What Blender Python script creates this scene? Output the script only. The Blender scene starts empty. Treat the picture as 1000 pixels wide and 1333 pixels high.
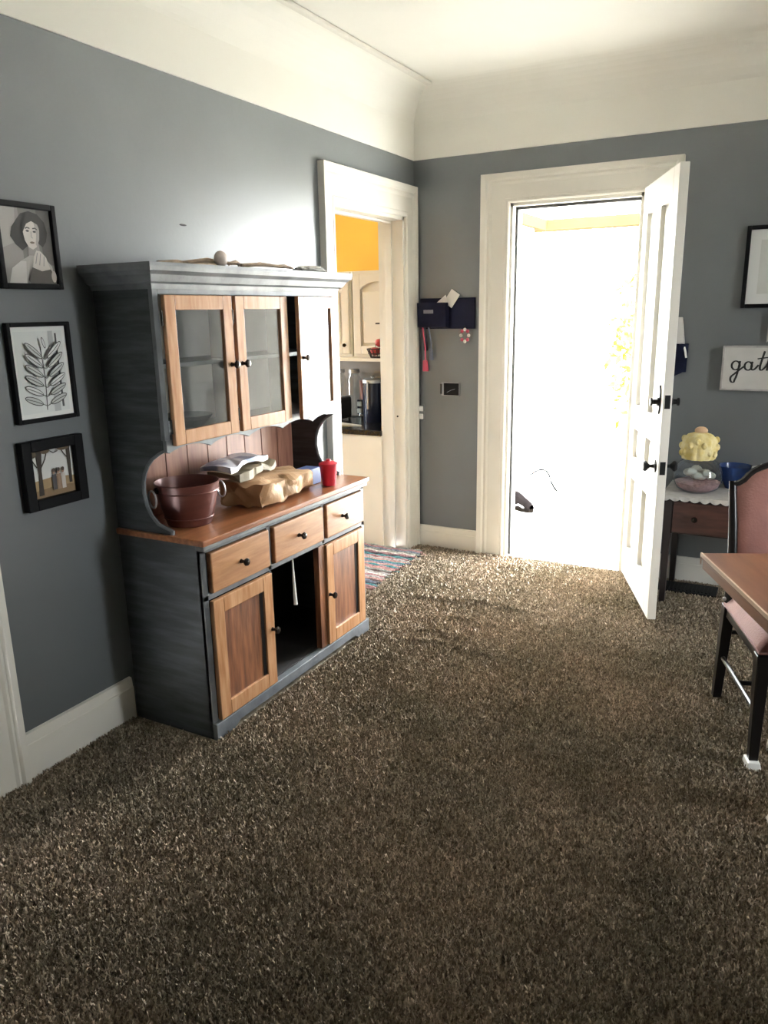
import bpy, math, random
import numpy as np
from mathutils import Matrix, Vector
random.seed(7)
rng = np.random.default_rng(7)
S = bpy.context.scene
C = S.collection
PI = math.pi

# ---------------------------------------------------------------- camera
cam_d = bpy.data.cameras.new('camera'); cam = bpy.data.objects.new('camera', cam_d); C.objects.link(cam)
cam_d.sensor_fit = 'HORIZONTAL'; cam_d.sensor_width = 36.0; cam_d.lens = 36.0 * 1.0043
cam_d.clip_start = 0.05; cam_d.clip_end = 200
yaw, pitch, roll = math.radians(28.501), math.radians(14.597), math.radians(-1.037)
fw = Vector((-math.sin(yaw)*math.cos(pitch), math.cos(yaw)*math.cos(pitch), -math.sin(pitch)))
rt = Vector((math.cos(yaw), math.sin(yaw), 0)); up = rt.cross(fw)
r2 = math.cos(roll)*rt + math.sin(roll)*up; u2 = -math.sin(roll)*rt + math.cos(roll)*up
M = Matrix((r2, u2, -fw)).transposed().to_4x4(); M.translation = Vector((2.2388, -4.5817, 1.56))
cam.matrix_world = M
S.camera = cam

# ---------------------------------------------------------------- sky, exposure
W = bpy.data.worlds.new('world'); S.world = W; W.use_nodes = True
nt = W.node_tree; bg = nt.nodes['Background']
bg.inputs[0].default_value = (0.93, 0.97, 1.0, 1); bg.inputs[1].default_value = 48.0
S.view_settings.view_transform = 'Standard'; S.view_settings.look = 'None'
S.view_settings.exposure = 0.52; S.view_settings.gamma = 1.0; S.view_settings.use_curve_mapping = False

def portal(name, loc, rot, sx, sy):
    l = bpy.data.lights.new(name, 'AREA'); l.shape = 'RECTANGLE'; l.size = sx; l.size_y = sy; l.cycles.is_portal = True
    o = bpy.data.objects.new(name, l); C.objects.link(o); o.location = loc; o.rotation_euler = rot
portal('entry_portal', (1.0, 0.2, 1.08), (-PI/2, 0, 0), 0.8, 2.2)
portal('side_window_portal', (4.75, -1.7, 1.45), (0, PI/2, 0), 1.6, 0.6)
portal('added_window_portal', (-3.32, -0.9, 1.45), (0, -PI/2, 0), 1.1, 1.1)
sun_d = bpy.data.lights.new('sun', 'SUN'); sun = bpy.data.objects.new('sun', sun_d); C.objects.link(sun)
sun_d.energy = 175.0; sun_d.angle = math.radians(1.0); sun_d.color = (1.0, 0.95, 0.86)
sun.rotation_euler = Vector((math.cos(math.radians(50))*0.77, -math.cos(math.radians(50))*0.64, math.sin(math.radians(50)))).to_track_quat('Z', 'Y').to_euler()

# ---------------------------------------------------------------- helpers
ORG = {}
class MB:
    def __init__(s): s.v = []; s.f = []; s.m = []; s.mi = 0
    def add(s, vs, fs):
        n = len(s.v); s.v += [tuple(v) for v in vs]
        for f in fs: s.f.append(tuple(i+n for i in f)); s.m.append(s.mi)
        return s
    def box(s, x0, x1, y0, y1, z0, z1):
        return s.add([(x0,y0,z0),(x1,y0,z0),(x1,y1,z0),(x0,y1,z0),(x0,y0,z1),(x1,y0,z1),(x1,y1,z1),(x0,y1,z1)],
                     [(0,3,2,1),(4,5,6,7),(0,1,5,4),(1,2,6,5),(2,3,7,6),(3,0,4,7)])
    def taper(s, c0, h0, c1, h1):      # box between two rectangles, centre/half sizes, bottom and top
        vs = []
        for c, h in ((c0, h0), (c1, h1)):
            for a, b in ((-1,-1),(1,-1),(1,1),(-1,1)): vs.append((c[0]+a*h[0], c[1]+b*h[1], c[2]))
        return s.add(vs, [(0,3,2,1),(4,5,6,7),(0,1,5,4),(1,2,6,5),(2,3,7,6),(3,0,4,7)])
    def prism(s, poly, ax, d0, d1):    # poly in the two other axes (cyclic order kept x<y<z)
        def pt(a, b, d):
            return (d, a, b) if ax == 0 else (a, d, b) if ax == 1 else (a, b, d)
        n = len(poly); vs = [pt(a, b, d0) for a, b in poly] + [pt(a, b, d1) for a, b in poly]
        fs = [tuple(range(n-1, -1, -1)), tuple(range(n, 2*n))] + [(i, (i+1) % n, n+(i+1) % n, n+i) for i in range(n)]
        return s.add(vs, fs)
    def lathe(s, prof, c=(0,0,0), seg=24, ax=(0,0,1), wob=None):
        ax = Vector(ax).normalized(); q = Vector((0,0,1)).rotation_difference(ax); c = Vector(c); vs = []; fs = []
        for j, (r, h) in enumerate(prof):
            for i in range(seg):
                a = 2*PI*i/seg; k = wob(a, j) if wob else 1
                vs.append(c + q @ Vector((r*k*math.cos(a), r*k*math.sin(a), h)))
        for j in range(len(prof)-1):
            for i in range(seg):
                i2 = (i+1) % seg; fs.append((j*seg+i, j*seg+i2, (j+1)*seg+i2, (j+1)*seg+i))
        if prof[0][0] > 1e-5: fs.append(tuple(range(seg-1, -1, -1)))
        if prof[-1][0] > 1e-5: fs.append(tuple((len(prof)-1)*seg+i for i in range(seg)))
        return s.add(vs, fs)
    def tube(s, pts, r, seg=8, closed=False):
        pts = [Vector(p) for p in pts]; n = len(pts); vs = []; fs = []; ref = None
        for k, p in enumerate(pts):
            a = pts[(k-1) % n] if (closed or k) else p; b = pts[(k+1) % n] if (closed or k < n-1) else p
            t = (b-a).normalized()
            if ref is None: ref = t.orthogonal().normalized()
            ref = (ref - t*ref.dot(t)).normalized(); w = t.cross(ref); rr = r[k] if isinstance(r, (list, tuple)) else r
            for i in range(seg):
                an = 2*PI*i/seg; vs.append(p + rr*(math.cos(an)*ref + math.sin(an)*w))
        for k in range(n if closed else n-1):
            for i in range(seg):
                i2 = (i+1) % seg; k2 = (k+1) % n; fs.append((k*seg+i, k*seg+i2, k2*seg+i2, k2*seg+i))
        if not closed: fs += [tuple(range(seg-1, -1, -1)), tuple((n-1)*seg+i for i in range(seg))]
        return s.add(vs, fs)
    def grid(s, fn, nu, nv):
        vs = [fn(i/nu, j/nv) for j in range(nv+1) for i in range(nu+1)]
        return s.add(vs, [(j*(nu+1)+i, j*(nu+1)+i+1, (j+1)*(nu+1)+i+1, (j+1)*(nu+1)+i) for j in range(nv) for i in range(nu)])
    def ball(s, c, r, seg=14, rings=9, fn=None):
        vs = []; fs = []
        for j in range(rings+1):
            t = PI*j/rings
            for i in range(seg):
                a = 2*PI*i/seg; d = Vector((math.sin(t)*math.cos(a), math.sin(t)*math.sin(a), math.cos(t)))
                k = fn(d) if fn else 1
                vs.append((c[0]+r[0]*d.x*k, c[1]+r[1]*d.y*k, c[2]+r[2]*d.z*k))
        for j in range(rings):
            for i in range(seg):
                i2 = (i+1) % seg; fs.append((j*seg+i, (j+1)*seg+i, (j+1)*seg+i2, j*seg+i2))
        return s.add(vs, fs)
    def build(s, name, mat, parent=None, smooth=False, bevel=0.0, local=False):
        me = bpy.data.meshes.new(name); o = bpy.data.objects.new(name, me); C.objects.link(o)
        og = Vector((0,0,0))
        if parent is not None:
            og = ORG.get(parent.name, og); o.parent = parent; ORG[o.name] = og
        vs = s.v if local else [(v[0]-og.x, v[1]-og.y, v[2]-og.z) for v in s.v]
        me.from_pydata(vs, [], s.f)
        for m in (mat if isinstance(mat, (list, tuple)) else [mat]): me.materials.append(m)
        if isinstance(mat, (list, tuple)): me.polygons.foreach_set('material_index', s.m)
        me.validate(); me.update()
        if smooth:
            me.shade_smooth(); me.set_sharp_from_angle(angle=math.radians(40))
        if bevel:
            b = o.modifiers.new('bevel', 'BEVEL'); b.width = bevel; b.segments = 2; b.limit_method = 'ANGLE'; b.angle_limit = math.radians(50)
        return o
def box(*a): return MB().box(*a)
def tag(o, label, cat, group=None):
    o['label'] = label; o['category'] = cat
    if group: o['group'] = group
    return o
def struct(o, label=None):
    o['kind'] = 'structure'
    if label: o['label'] = label
    return o
def thing(name, label, cat, loc=(0,0,0), rotz=0, group=None, local=False):
    o = bpy.data.objects.new(name, None); C.objects.link(o); o.location = loc; o.rotation_euler = (0, 0, rotz)
    o.empty_display_size = 0.05
    if not local: ORG[o.name] = Vector(loc)
    return tag(o, label, cat, group)

def mat(name, col, rough=0.6, var=0.0, scale=6.0, col2=None, stretch=(1,1,1), bump=0.0, bscale=None, metal=0.0, spec=0.5,
        trans=0.0, coat=0.0, detail=4.0, lo=0.35, hi=0.65, sheen=0.0, rvar=0.0, ior=None):
    m = bpy.data.materials.new(name); m.use_nodes = True; n = m.node_tree; b = n.nodes['Principled BSDF']
    b.inputs['Base Color'].default_value = (*col, 1); b.inputs['Roughness'].default_value = rough
    b.inputs['Metallic'].default_value = metal; b.inputs['Specular IOR Level'].default_value = spec
    b.inputs['Transmission Weight'].default_value = trans; b.inputs['Coat Weight'].default_value = coat; b.inputs['Sheen Weight'].default_value = sheen
    if ior: b.inputs['IOR'].default_value = ior
    tc = n.nodes.new('ShaderNodeTexCoord'); mp = n.nodes.new('ShaderNodeMapping'); mp.inputs['Scale'].default_value = stretch
    n.links.new(tc.outputs['Object'], mp.inputs[0])
    if var or col2:
        c2 = col2 if col2 else tuple(min(1, c*(1+var)) for c in col); c1 = col if col2 else tuple(c*(1-var) for c in col)
        nz = n.nodes.new('ShaderNodeTexNoise'); nz.inputs['Scale'].default_value = scale; nz.inputs['Detail'].default_value = detail
        n.links.new(mp.outputs[0], nz.inputs['Vector'])
        rp = n.nodes.new('ShaderNodeValToRGB'); rp.color_ramp.elements[0].position = lo; rp.color_ramp.elements[1].position = hi
        rp.color_ramp.elements[0].color = (*c1, 1); rp.color_ramp.elements[1].color = (*c2, 1)
        n.links.new(nz.outputs[0], rp.inputs[0]); n.links.new(rp.outputs[0], b.inputs['Base Color'])
        if rvar:
            mr = n.nodes.new('ShaderNodeMapRange'); mr.inputs['To Min'].default_value = rough-rvar; mr.inputs['To Max'].default_value = rough+rvar
            mr.inputs['From Min'].default_value = 0.3; mr.inputs['From Max'].default_value = 0.7
            n.links.new(nz.outputs[0], mr.inputs[0]); n.links.new(mr.outputs[0], b.inputs['Roughness'])
    if bump:
        nb = n.nodes.new('ShaderNodeTexNoise'); nb.inputs['Scale'].default_value = bscale or scale*3; nb.inputs['Detail'].default_value = 5
        n.links.new(mp.outputs[0], nb.inputs['Vector'])
        bp = n.nodes.new('ShaderNodeBump'); bp.inputs['Strength'].default_value = bump; bp.inputs['Distance'].default_value = 0.01
        n.links.new(nb.outputs[0], bp.inputs['Height']); n.links.new(bp.outputs[0], b.inputs['Normal'])
    return m
def glass(name, tint=(1,1,1), gloss=0.10, rough=0.02):
    m = bpy.data.materials.new(name); m.use_nodes = True; n = m.node_tree; n.nodes.remove(n.nodes['Principled BSDF'])
    t = n.nodes.new('ShaderNodeBsdfTransparent'); t.inputs[0].default_value = (*tint, 1)
    g = n.nodes.new('ShaderNodeBsdfGlossy'); g.inputs['Roughness'].default_value = rough
    f0 = n.nodes.new('ShaderNodeLayerWeight'); f0.inputs[0].default_value = 0.5
    f = n.nodes.new('ShaderNodeMath'); f.operation = 'POWER'; f.inputs[1].default_value = 4.0; n.links.new(f0.outputs['Facing'], f.inputs[0])
    ad = n.nodes.new('ShaderNodeMath'); ad.operation = 'MULTIPLY_ADD'; ad.inputs[1].default_value = 0.7; ad.inputs[2].default_value = 0.04+gloss; ad.use_clamp = True
    mx = n.nodes.new('ShaderNodeMixShader'); n.links.new(f.outputs[0], ad.inputs[0]); n.links.new(ad.outputs[0], mx.inputs[0])
    n.links.new(t.outputs[0], mx.inputs[1]); n.links.new(g.outputs[0], mx.inputs[2])
    n.links.new(mx.outputs[0], n.nodes['Material Output'].inputs[0]); return m

WALL = mat('blue_grey_wall_paint', (0.112, 0.122, 0.126), 0.37, var=0.08, scale=1.6, spec=0.75, bump=0.04, bscale=60)
WHITEWALL = mat('cream_plaster', (0.88, 0.86, 0.79), 0.7, var=0.02, scale=2)
TRIM = mat('white_trim_paint', (0.74, 0.71, 0.64), 0.34, var=0.03, scale=4)
DOORW = mat('white_door_paint', (0.80, 0.78, 0.72), 0.38, var=0.02, scale=4)
YELLOW = mat('yellow_kitchen_paint', (0.80, 0.47, 0.06), 0.6, var=0.04, scale=3)
CABW = mat('cream_cabinet_paint', (0.78, 0.72, 0.61), 0.4, var=0.03, scale=3)
TAUPE = mat('taupe_backsplash', (0.26, 0.235, 0.21), 0.5, var=0.1, scale=8)
BLACKTOP = mat('black_worktop', (0.012, 0.012, 0.015), 0.18, var=0.4, scale=40)
BLACK = mat('black_paint', (0.012, 0.011, 0.011), 0.35)
BLKFRAME = mat('black_frame', (0.004, 0.004, 0.005), 0.5, spec=0.12)
IRON = mat('black_iron', (0.008, 0.008, 0.009), 0.55, spec=0.25)
GREYP = mat('distressed_grey_paint', (0.015, 0.018, 0.019), 0.5, col2=(0.056, 0.063, 0.067), scale=5, stretch=(1.2, 1.2, 9), detail=8, lo=0.38, hi=0.78, bump=0.15, bscale=30)
GREYF = mat('worn_grey_face_paint', (0.055, 0.061, 0.066), 0.45, col2=(0.15, 0.160, 0.168), scale=9, stretch=(1, 1, 1), detail=8, lo=0.3, hi=0.75, bump=0.1, bscale=40)
OAK = mat('golden_oak', (0.29, 0.135, 0.06), 0.26, col2=(0.43, 0.24, 0.125), scale=9, stretch=(6, 6, 0.7), detail=7, lo=0.3, hi=0.7, bump=0.08, bscale=30)
OAKH = mat('golden_oak_across', (0.25, 0.11, 0.045), 0.34, col2=(0.38, 0.195, 0.09), scale=9, stretch=(6, 0.7, 6), detail=7, lo=0.3, hi=0.7, bump=0.08, bscale=30)
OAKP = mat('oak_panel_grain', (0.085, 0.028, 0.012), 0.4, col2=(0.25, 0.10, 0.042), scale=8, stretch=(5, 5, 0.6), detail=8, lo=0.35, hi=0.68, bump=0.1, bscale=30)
OAKTOP = mat('oak_counter', (0.15, 0.052, 0.021), 0.28, col2=(0.30, 0.12, 0.05), scale=8, stretch=(7, 0.6, 7), detail=7, lo=0.3, hi=0.7)
REDWD = mat('reddish_back_planks', (0.20, 0.085, 0.055), 0.5, col2=(0.33, 0.165, 0.11), scale=8, stretch=(5, 5, 0.6), detail=6)
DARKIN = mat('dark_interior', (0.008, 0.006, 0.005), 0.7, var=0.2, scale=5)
GREYIN = mat('grey_interior', (0.10, 0.095, 0.085), 0.6, var=0.15, scale=5)
BRONZE = mat('dark_bronze_knob', (0.03, 0.024, 0.02), 0.25, metal=0.8)
PANE = glass('cabinet_glass', (0.93, 0.94, 0.94), 0.06, 0.12)
WPANE = glass('window_glass', (0.97, 0.98, 0.98), 0.0)

# ---------------------------------------------------------------- floor and carpet
RIDGES = [((0.37,-0.92),(1.19,-0.865),0.012,0.025), ((0.62,-1.34),(0.97,-1.33),0.007,0.02), ((0.58,-1.47),(1.19,-1.457),0.008,0.022),
          ((0.62,-1.15),(1.05,-1.10),0.006,0.02), ((0.25,-0.60),(0.75,-0.56),0.005,0.02)]
def carpet_h(x, y):
    x = np.asarray(x, float); y = np.asarray(y, float); h = np.zeros_like(x)
    for (ax, ay), (bx, by), a, w in RIDGES:
        t = np.clip(((x-ax)*(bx-ax)+(y-ay)*(by-ay))/((bx-ax)**2+(by-ay)**2), -0.1, 1.1)
        wv = 0.02*np.sin(9*t+ax*7)
        d = np.where((t > -0.1) & (t < 1.1), np.abs(y-(ay+t*(by-ay)+wv)), 9.0)
        h += 1.9*a*np.exp(-(d/(0.65*w))**2)*np.clip(1.1-np.abs(2*t-1)**3, 0, 1)
    return h
CARPET = mat('carpet_backing', (0.24, 0.20, 0.15), 0.95, var=0.35, scale=14, bump=0.6, bscale=220, spec=0.1)
nx, ny = 150, 150
gx = np.concatenate([np.linspace(0, 1.4, 100), np.linspace(1.45, 4.6, 30)]); gy = np.concatenate([np.linspace(-6.6, -1.7, 40), np.linspace(-1.68, 0, 130)])
XX, YY = np.meshgrid(gx, gy); ZZ = carpet_h(XX, YY)
mb = MB(); nx, ny = len(gx), len(gy)
mb.add(np.stack([XX.ravel(), YY.ravel(), ZZ.ravel()], 1).tolist(), [(j*nx+i, j*nx+i+1, (j+1)*nx+i+1, (j+1)*nx+i) for j in range(ny-1) for i in range(nx-1)])
floor = struct(mb.build('floor', CARPET, smooth=True), 'brown wall-to-wall carpet floor')

def carpet_pile():
    cx, cy = 2.24, -4.58
    N = 900000
    x = rng.uniform(0.0, 3.4, N); y = rng.uniform(-4.3, -0.01, N)
    dist = np.hypot(x-cx, y-cy)
    keep = rng.random(N) < np.clip(1.9/(dist+0.15)**1.0, 0.33, 1.0)
    yawc = math.radians(28.5); rx, ry = (x-cx)*math.cos(yawc)+(y-cy)*math.sin(yawc), -(x-cx)*math.sin(yawc)+(y-cy)*math.cos(yawc)
    keep &= (ry > 0.8) & (np.abs(rx) < 0.58*ry+0.25)
    keep &= ~((x < 0.44) & (y > -2.62) & (y < -1.42))
    keep &= ~((x < 0.13) & (y > -0.94) & (y < -0.16)); keep &= ~((x > 1.615) & (x < 1.94) & (y > -0.24) & (y < -0.07))
    x, y, dist = x[keep], y[keep], dist[keep]; n = len(x)
    z = carpet_h(x, y)
    a = rng.uniform(0, 2*PI, n); w = rng.uniform(0.0016, 0.0030, n)*(0.8+0.22*dist); h = rng.uniform(0.007, 0.016, n)
    la = rng.uniform(0, 2*PI, n); ln = rng.uniform(0.0, 0.010, n)
    dx, dy = np.cos(a)*w, np.sin(a)*w; px, py = np.cos(a+PI/2)*w*0.6, np.sin(a+PI/2)*w*0.6
    tx, ty = x+np.cos(la)*ln, y+np.sin(la)*ln
    V = np.empty((n, 5, 3), np.float32)
    V[:,0] = np.stack([x-dx-px, y-dy-py, z-0.001], 1); V[:,1] = np.stack([x+dx-px, y+dy-py, z-0.001], 1)
    V[:,2] = np.stack([x+px*2, y+py*2, z-0.001], 1)
    V[:,3] = np.stack([tx+dx*0.7, ty+dy*0.7, z+h], 1); V[:,4] = np.stack([tx-dx*0.7, ty-dy*0.7, z+h], 1)
    base = (np.arange(n)*5)[:,None]
    T = np.concatenate([base+np.array([[0,1,3]]), base+np.array([[0,3,4]]), base+np.array([[1,2,3]])], 1).reshape(-1, 3)
    me = bpy.data.meshes.new('carpet_pile'); me.vertices.add(n*5); me.vertices.foreach_set('co', V.ravel())
    me.loops.add(T.size); me.loops.foreach_set('vertex_index', T.ravel().astype(np.int32))
    me.polygons.add(len(T)); me.polygons.foreach_set('loop_start', (np.arange(len(T))*3).astype(np.int32)); me.polygons.foreach_set('loop_total', np.full(len(T), 3, np.int32))
    at = me.attributes.new('tuft', 'FLOAT', 'POINT'); at.data.foreach_set('value', np.repeat(rng.random(n).astype(np.float32), 5))
    me.update(calc_edges=True); me.validate()
    m = bpy.data.materials.new('carpet_tufts'); m.use_nodes = True; t = m.node_tree; b = t.nodes['Principled BSDF']
    b.inputs['Roughness'].default_value = 0.6; b.inputs['Specular IOR Level'].default_value = 0.4
    an = t.nodes.new('ShaderNodeAttribute'); an.attribute_name = 'tuft'
    rp = t.nodes.new('ShaderNodeValToRGB'); e = rp.color_ramp.elements
    e[0].position = 0.0; e[0].color = (0.155, 0.134, 0.100, 1); e[1].position = 1.0; e[1].color = (0.53, 0.475, 0.39, 1)
    k = e.new(0.45); k.color = (0.285, 0.25, 0.190, 1)
    t.links.new(an.outputs['Fac'], rp.inputs[0])
    tc = t.nodes.new('ShaderNodeTexCoord'); nz = t.nodes.new('ShaderNodeTexNoise'); nz.inputs['Scale'].default_value = 2.2; nz.inputs['Detail'].default_value = 6
    t.links.new(tc.outputs['Object'], nz.inputs['Vector'])
    r2 = t.nodes.new('ShaderNodeValToRGB'); r2.color_ramp.elements[0].position = 0.35; r2.color_ramp.elements[0].color = (0.80, 0.755, 0.67, 1)
    r2.color_ramp.elements[1].position = 0.65; r2.color_ramp.elements[1].color = (1.16, 1.05, 0.97, 1)
    t.links.new(nz.outputs[0], r2.inputs[0])
    mx = t.nodes.new('ShaderNodeMix'); mx.data_type = 'RGBA'; mx.blend_type = 'MULTIPLY'; mx.inputs[0].default_value = 1
    t.links.new(rp.outputs[0], mx.inputs[6]); t.links.new(r2.outputs[0], mx.inputs[7]); t.links.new(mx.outputs[2], b.inputs['Base Color'])
    me.materials.append(m)
    o = bpy.data.objects.new('carpet_pile', me); C.objects.link(o); o.parent = floor; o['kind'] = 'stuff'
    return o
carpet_pile()

# ---------------------------------------------------------------- walls, frieze, ceiling
RAIL, COVE, CEIL, XR, YF = 2.443, 2.59, 2.81, 4.6, -6.6
mb = MB()
KY0, KY1, KZ = -0.963, -0.137, 2.11           # kitchen doorway
PY0, PY1 = -4.05, -3.23                       # passage doorway
mb.box(-0.165, 0, KY1, 0.6, 0, RAIL); mb.box(-0.165, 0, KY0, KY1, KZ, RAIL); mb.box(-0.165, 0, PY1, KY0, 0, RAIL)
mb.box(-0.165, 0, PY0, PY1, KZ, RAIL); mb.box(-0.165, 0, YF, PY0, 0, RAIL)
wl = struct(mb.build('wall_left', WALL), 'blue grey painted wall behind the hutch')
box(-0.165, 0.006, YF, 0.16, RAIL, CEIL+0.05).build('frieze', WHITEWALL, wl)
EX0, EX1, EZ = 0.627, 1.385, 2.155            # entry doorway
mb = MB(); mb.box(0.0, EX0, 0, 0.16, 0, RAIL); mb.box(EX0, EX1, 0, 0.16, EZ, RAIL); mb.box(EX1, XR+0.15, 0, 0.16, 0, RAIL)
wb = struct(mb.build('wall_back', WALL), 'blue grey painted wall with the entry door')
box(0.006, XR+0.15, -0.006, 0.16, RAIL, CEIL+0.05).build('frieze', WHITEWALL, wb)
def wall_with_window(name, ax, at0, at1, lo, hi, w0, w1, z0, z1):
    mb = MB()
    def b(a, c, e, f):
        mb.box(at0, at1, a, c, e, f) if ax == 0 else mb.box(a, c, at0, at1, e, f)
    b(lo, w0, 0, CEIL+0.05); b(w1, hi, 0, CEIL+0.05); b(w0, w1, 0, z0); b(w0, w1, z1, CEIL+0.05)
    return struct(mb.build(name, WALL))
wall_with_window('wall_right', 0, XR, XR+0.15, YF, 0, -1.97, -1.43, 0.65, 2.25)
struct(box(-0.165, XR+0.15, YF-0.15, YF, 0, CEIL+0.05).build('wall_front', WALL))
# ceiling with a coved edge along the left and back walls
cv = [(0.0, COVE)] + [(0.22*(1-math.cos(a)), COVE+0.22*math.sin(a)) for a in np.linspace(0.15, PI/2, 10)]
mb = MB()
for k in range(len(cv)-1):
    (a, z0), (b, z1) = cv[k], cv[k+1]
    mb.add([(a, YF, z0), (b, YF, z1), (b, -b, z1), (a, -a, z0)], [(0,1,2,3)])
    mb.add([(a, -a, z0), (b, -b, z1), (XR, -b, z1), (XR, -a, z0)], [(0,1,2,3)])
mb.add([(0.22, YF, CEIL), (XR, YF, CEIL), (XR, -0.22, CEIL), (0.22, -0.22, CEIL)], [(0,1,2,3)])
mb.box(-0.165, XR+0.15, YF-0.15, 0.16, CEIL+0.05, CEIL+0.12)
ceil = struct(mb.build('ceiling', WHITEWALL, smooth=True), 'cream plaster ceiling with coved edges')
struct(box(0.185, 0.215, YF, -0.20, CEIL-0.022, CEIL-0.004).build('trim_1', TRIM, bevel=0.004), 'thin white strip along the ceiling cove')

# window frames of the side window and the added kitchen window
def window(name, ax, at, w0, w1, z0, z1, dep):
    o = MB(); t = 0.06
    def b(m, a, c, e, f, d0=0.0, d1=dep):
        m.box(at+d0, at+d1, a, c, e, f) if ax == 0 else m.box(a, c, at+d0, at+d1, e, f)
    for a, c, e, f in ((w0, w0+t, z0, z1), (w1-t, w1, z0, z1), (w0+t, w1-t, z0, z0+t), (w0+t, w1-t, z1-t, z1)): b(o, a, c, e, f)
    w = struct(o.build(name, TRIM))
    m = MB(); b(m, w0+t, w1-t, (z0+z1)/2-0.02, (z0+z1)/2+0.02, dep*0.3, dep*0.6); m.build('meeting_rail', TRIM, w)
    m = MB(); b(m, w0+t, w1-t, z0+t, z1-t, dep*0.44, dep*0.47); m.build('pane', WPANE, w)
window('window_1', 0, XR, -1.97, -1.43, 0.65, 2.25, 0.15)

# baseboards
def base_left(y0, y1, name):
    mb = MB(); mb.prism([(0, 0), (0.020, 0), (0.020, 0.135), (0.017, 0.137), (0.017, 0.142), (0.013, 0.172), (0, 0.175)], 1, y0, y1)
    return struct(mb.build(name, TRIM, bevel=0.001), 'tall white baseboard under the picture wall')
base_left(-3.105, -2.605, 'baseboard_left')
mb = MB(); mb.prism([(0, 0), (-0.020, 0), (-0.020, 0.11), (-0.017, 0.113), (-0.017, 0.118), (-0.012, 0.148), (0, 0.15)], 0, 0.0, 0.454)
struct(mb.build('baseboard_back', TRIM, bevel=0.001), 'white baseboard beside the entry door')
mb = MB(); mb.prism([(0, 0), (-0.020, 0), (-0.020, 0.11), (-0.017, 0.113), (-0.017, 0.118), (-0.012, 0.148), (0, 0.15)], 0, 1.576, XR)
struct(mb.build('baseboard_back', TRIM, bevel=0.001), 'white baseboard behind the console table')

# door casings: list of (x, depth) profile boxes swept round three sides with mitred corners
def casing(name, ax, sgn, in0, in1, ztop, wid_a, wid_b, wid_t, prof, label, at=0.0, z0=0.0):
    """prof: (u, depth) across the width, u 0 inner .. 1 outer"""
    mb = MB(); n = len(prof)
    rows = []
    for u, d in prof:
        a, b, t = in0-u*wid_a, in1+u*wid_b, ztop+u*wid_t
        rows.append([(a, z0, d), (a, t, d), (b, t, d), (b, z0, d)])
    vs = []
    for r in rows:
        for (w, z, d) in r: vs.append((at+sgn*d, w, z) if ax == 0 else (w, at+sgn*d, z))
    fs = []
    for i in range(n-1):
        for k in range(3): fs.append((i*4+k, i*4+k+1, (i+1)*4+k+1, (i+1)*4+k))
    mb.add(vs, fs)
    return struct(mb.build(name, TRIM), label)
CPROF = [(0, 0.0), (0.0, 0.016), (0.05, 0.021), (0.13, 0.021), (0.16, 0.017), (0.62, 0.019), (0.70, 0.026), (0.78, 0.023), (0.84, 0.034), (1.0, 0.038), (1.0, 0.0)]
casing('trim_2', 1, -1, EX0, EX1, EZ, 0.173, 0.191, 0.163, CPROF, 'wide white casing around the entry door')
casing('trim_3', 0, 1, KY0, KY1, KZ, 0.124, 0.119, 0.178, CPROF, 'white casing around the kitchen doorway')
casing('trim_4', 0, 1, PY0, PY1, KZ, 0.125, 0.125, 0.178, CPROF, 'white door casing beside the picture wall')
# jambs
mb = MB()
mb.box(EX0-0.001, EX0+0.018, 0.0, 0.16, 0, EZ); mb.box(EX1-0.018, EX1+0.001, 0.0, 0.16, 0, EZ); mb.box(EX0, EX1, 0.0, 0.16, EZ-0.018, EZ+0.001)
j = struct(mb.build('trim_5', TRIM), 'white jamb of the entry doorway')
STRIP = mat('dark_weatherstrip', (0.03, 0.03, 0.028), 0.7)
mb = MB(); mb.box(EX0+0.018, EX0+0.032, 0.045, 0.062, 0, EZ-0.018); mb.box(EX0+0.018, EX1-0.018, 0.045, 0.062, EZ-0.034, EZ-0.018); mb.build('weather_strip', STRIP, j)
mb = MB(); mb.box(EX0+0.018, EX0+0.034, 0.062, 0.10, 0, EZ-0.018); mb.box(EX1-0.034, EX1-0.018, 0.062, 0.10, 0, EZ-0.018); mb.box(EX0+0.018, EX1-0.018, 0.062, 0.10, EZ-0.034, EZ-0.018); mb.build('door_stop', TRIM, j)
for z in (0.95, 1.14): box(EX0+0.0175, EX0+0.0205, 0.005, 0.03, z, z+0.09).build('strike_plate', IRON, j, bevel=0.001)
mb = MB()
mb.box(-0.17, 0.0, KY0-0.001, KY0+0.02, 0, KZ); mb.box(-0.17, 0.0, KY1-0.02, KY1+0.001, 0, KZ); mb.box(-0.17, 0.0, KY0, KY1, KZ-0.02, KZ+0.001)
j = struct(mb.build('trim_6', TRIM), 'white jamb of the kitchen doorway')
mb = MB(); mb.box(-0.115, -0.075, KY0+0.02, KY0+0.034, 0, KZ-0.02); mb.box(-0.115, -0.075, KY1-0.034, KY1-0.02, 0, KZ-0.02); mb.box(-0.115, -0.075, KY0+0.02, KY1-0.02, KZ-0.034, KZ-0.02); mb.build('door_stop', TRIM, j, bevel=0.002)
MB().lathe([(0.006, 0), (0.006, 0.003), (0, 0.004)], (-0.05, KY1-0.02, 0.90), 10, (0, -1, 0)).build('latch_screw', IRON, j)
struct(box(-0.10, -0.06, PY0, PY1, 0.01, KZ).build('door_2', DOORW), 'closed white door in the passage doorway')
# threshold
struct(box(EX0, EX1, 0.0, 0.17, -0.10, 0.006).build('trim_7', mat('threshold_wood', (0.10, 0.085, 0.065), 0.5, var=0.2, scale=20), bevel=0.003), 'worn threshold under the entry door')

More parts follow.
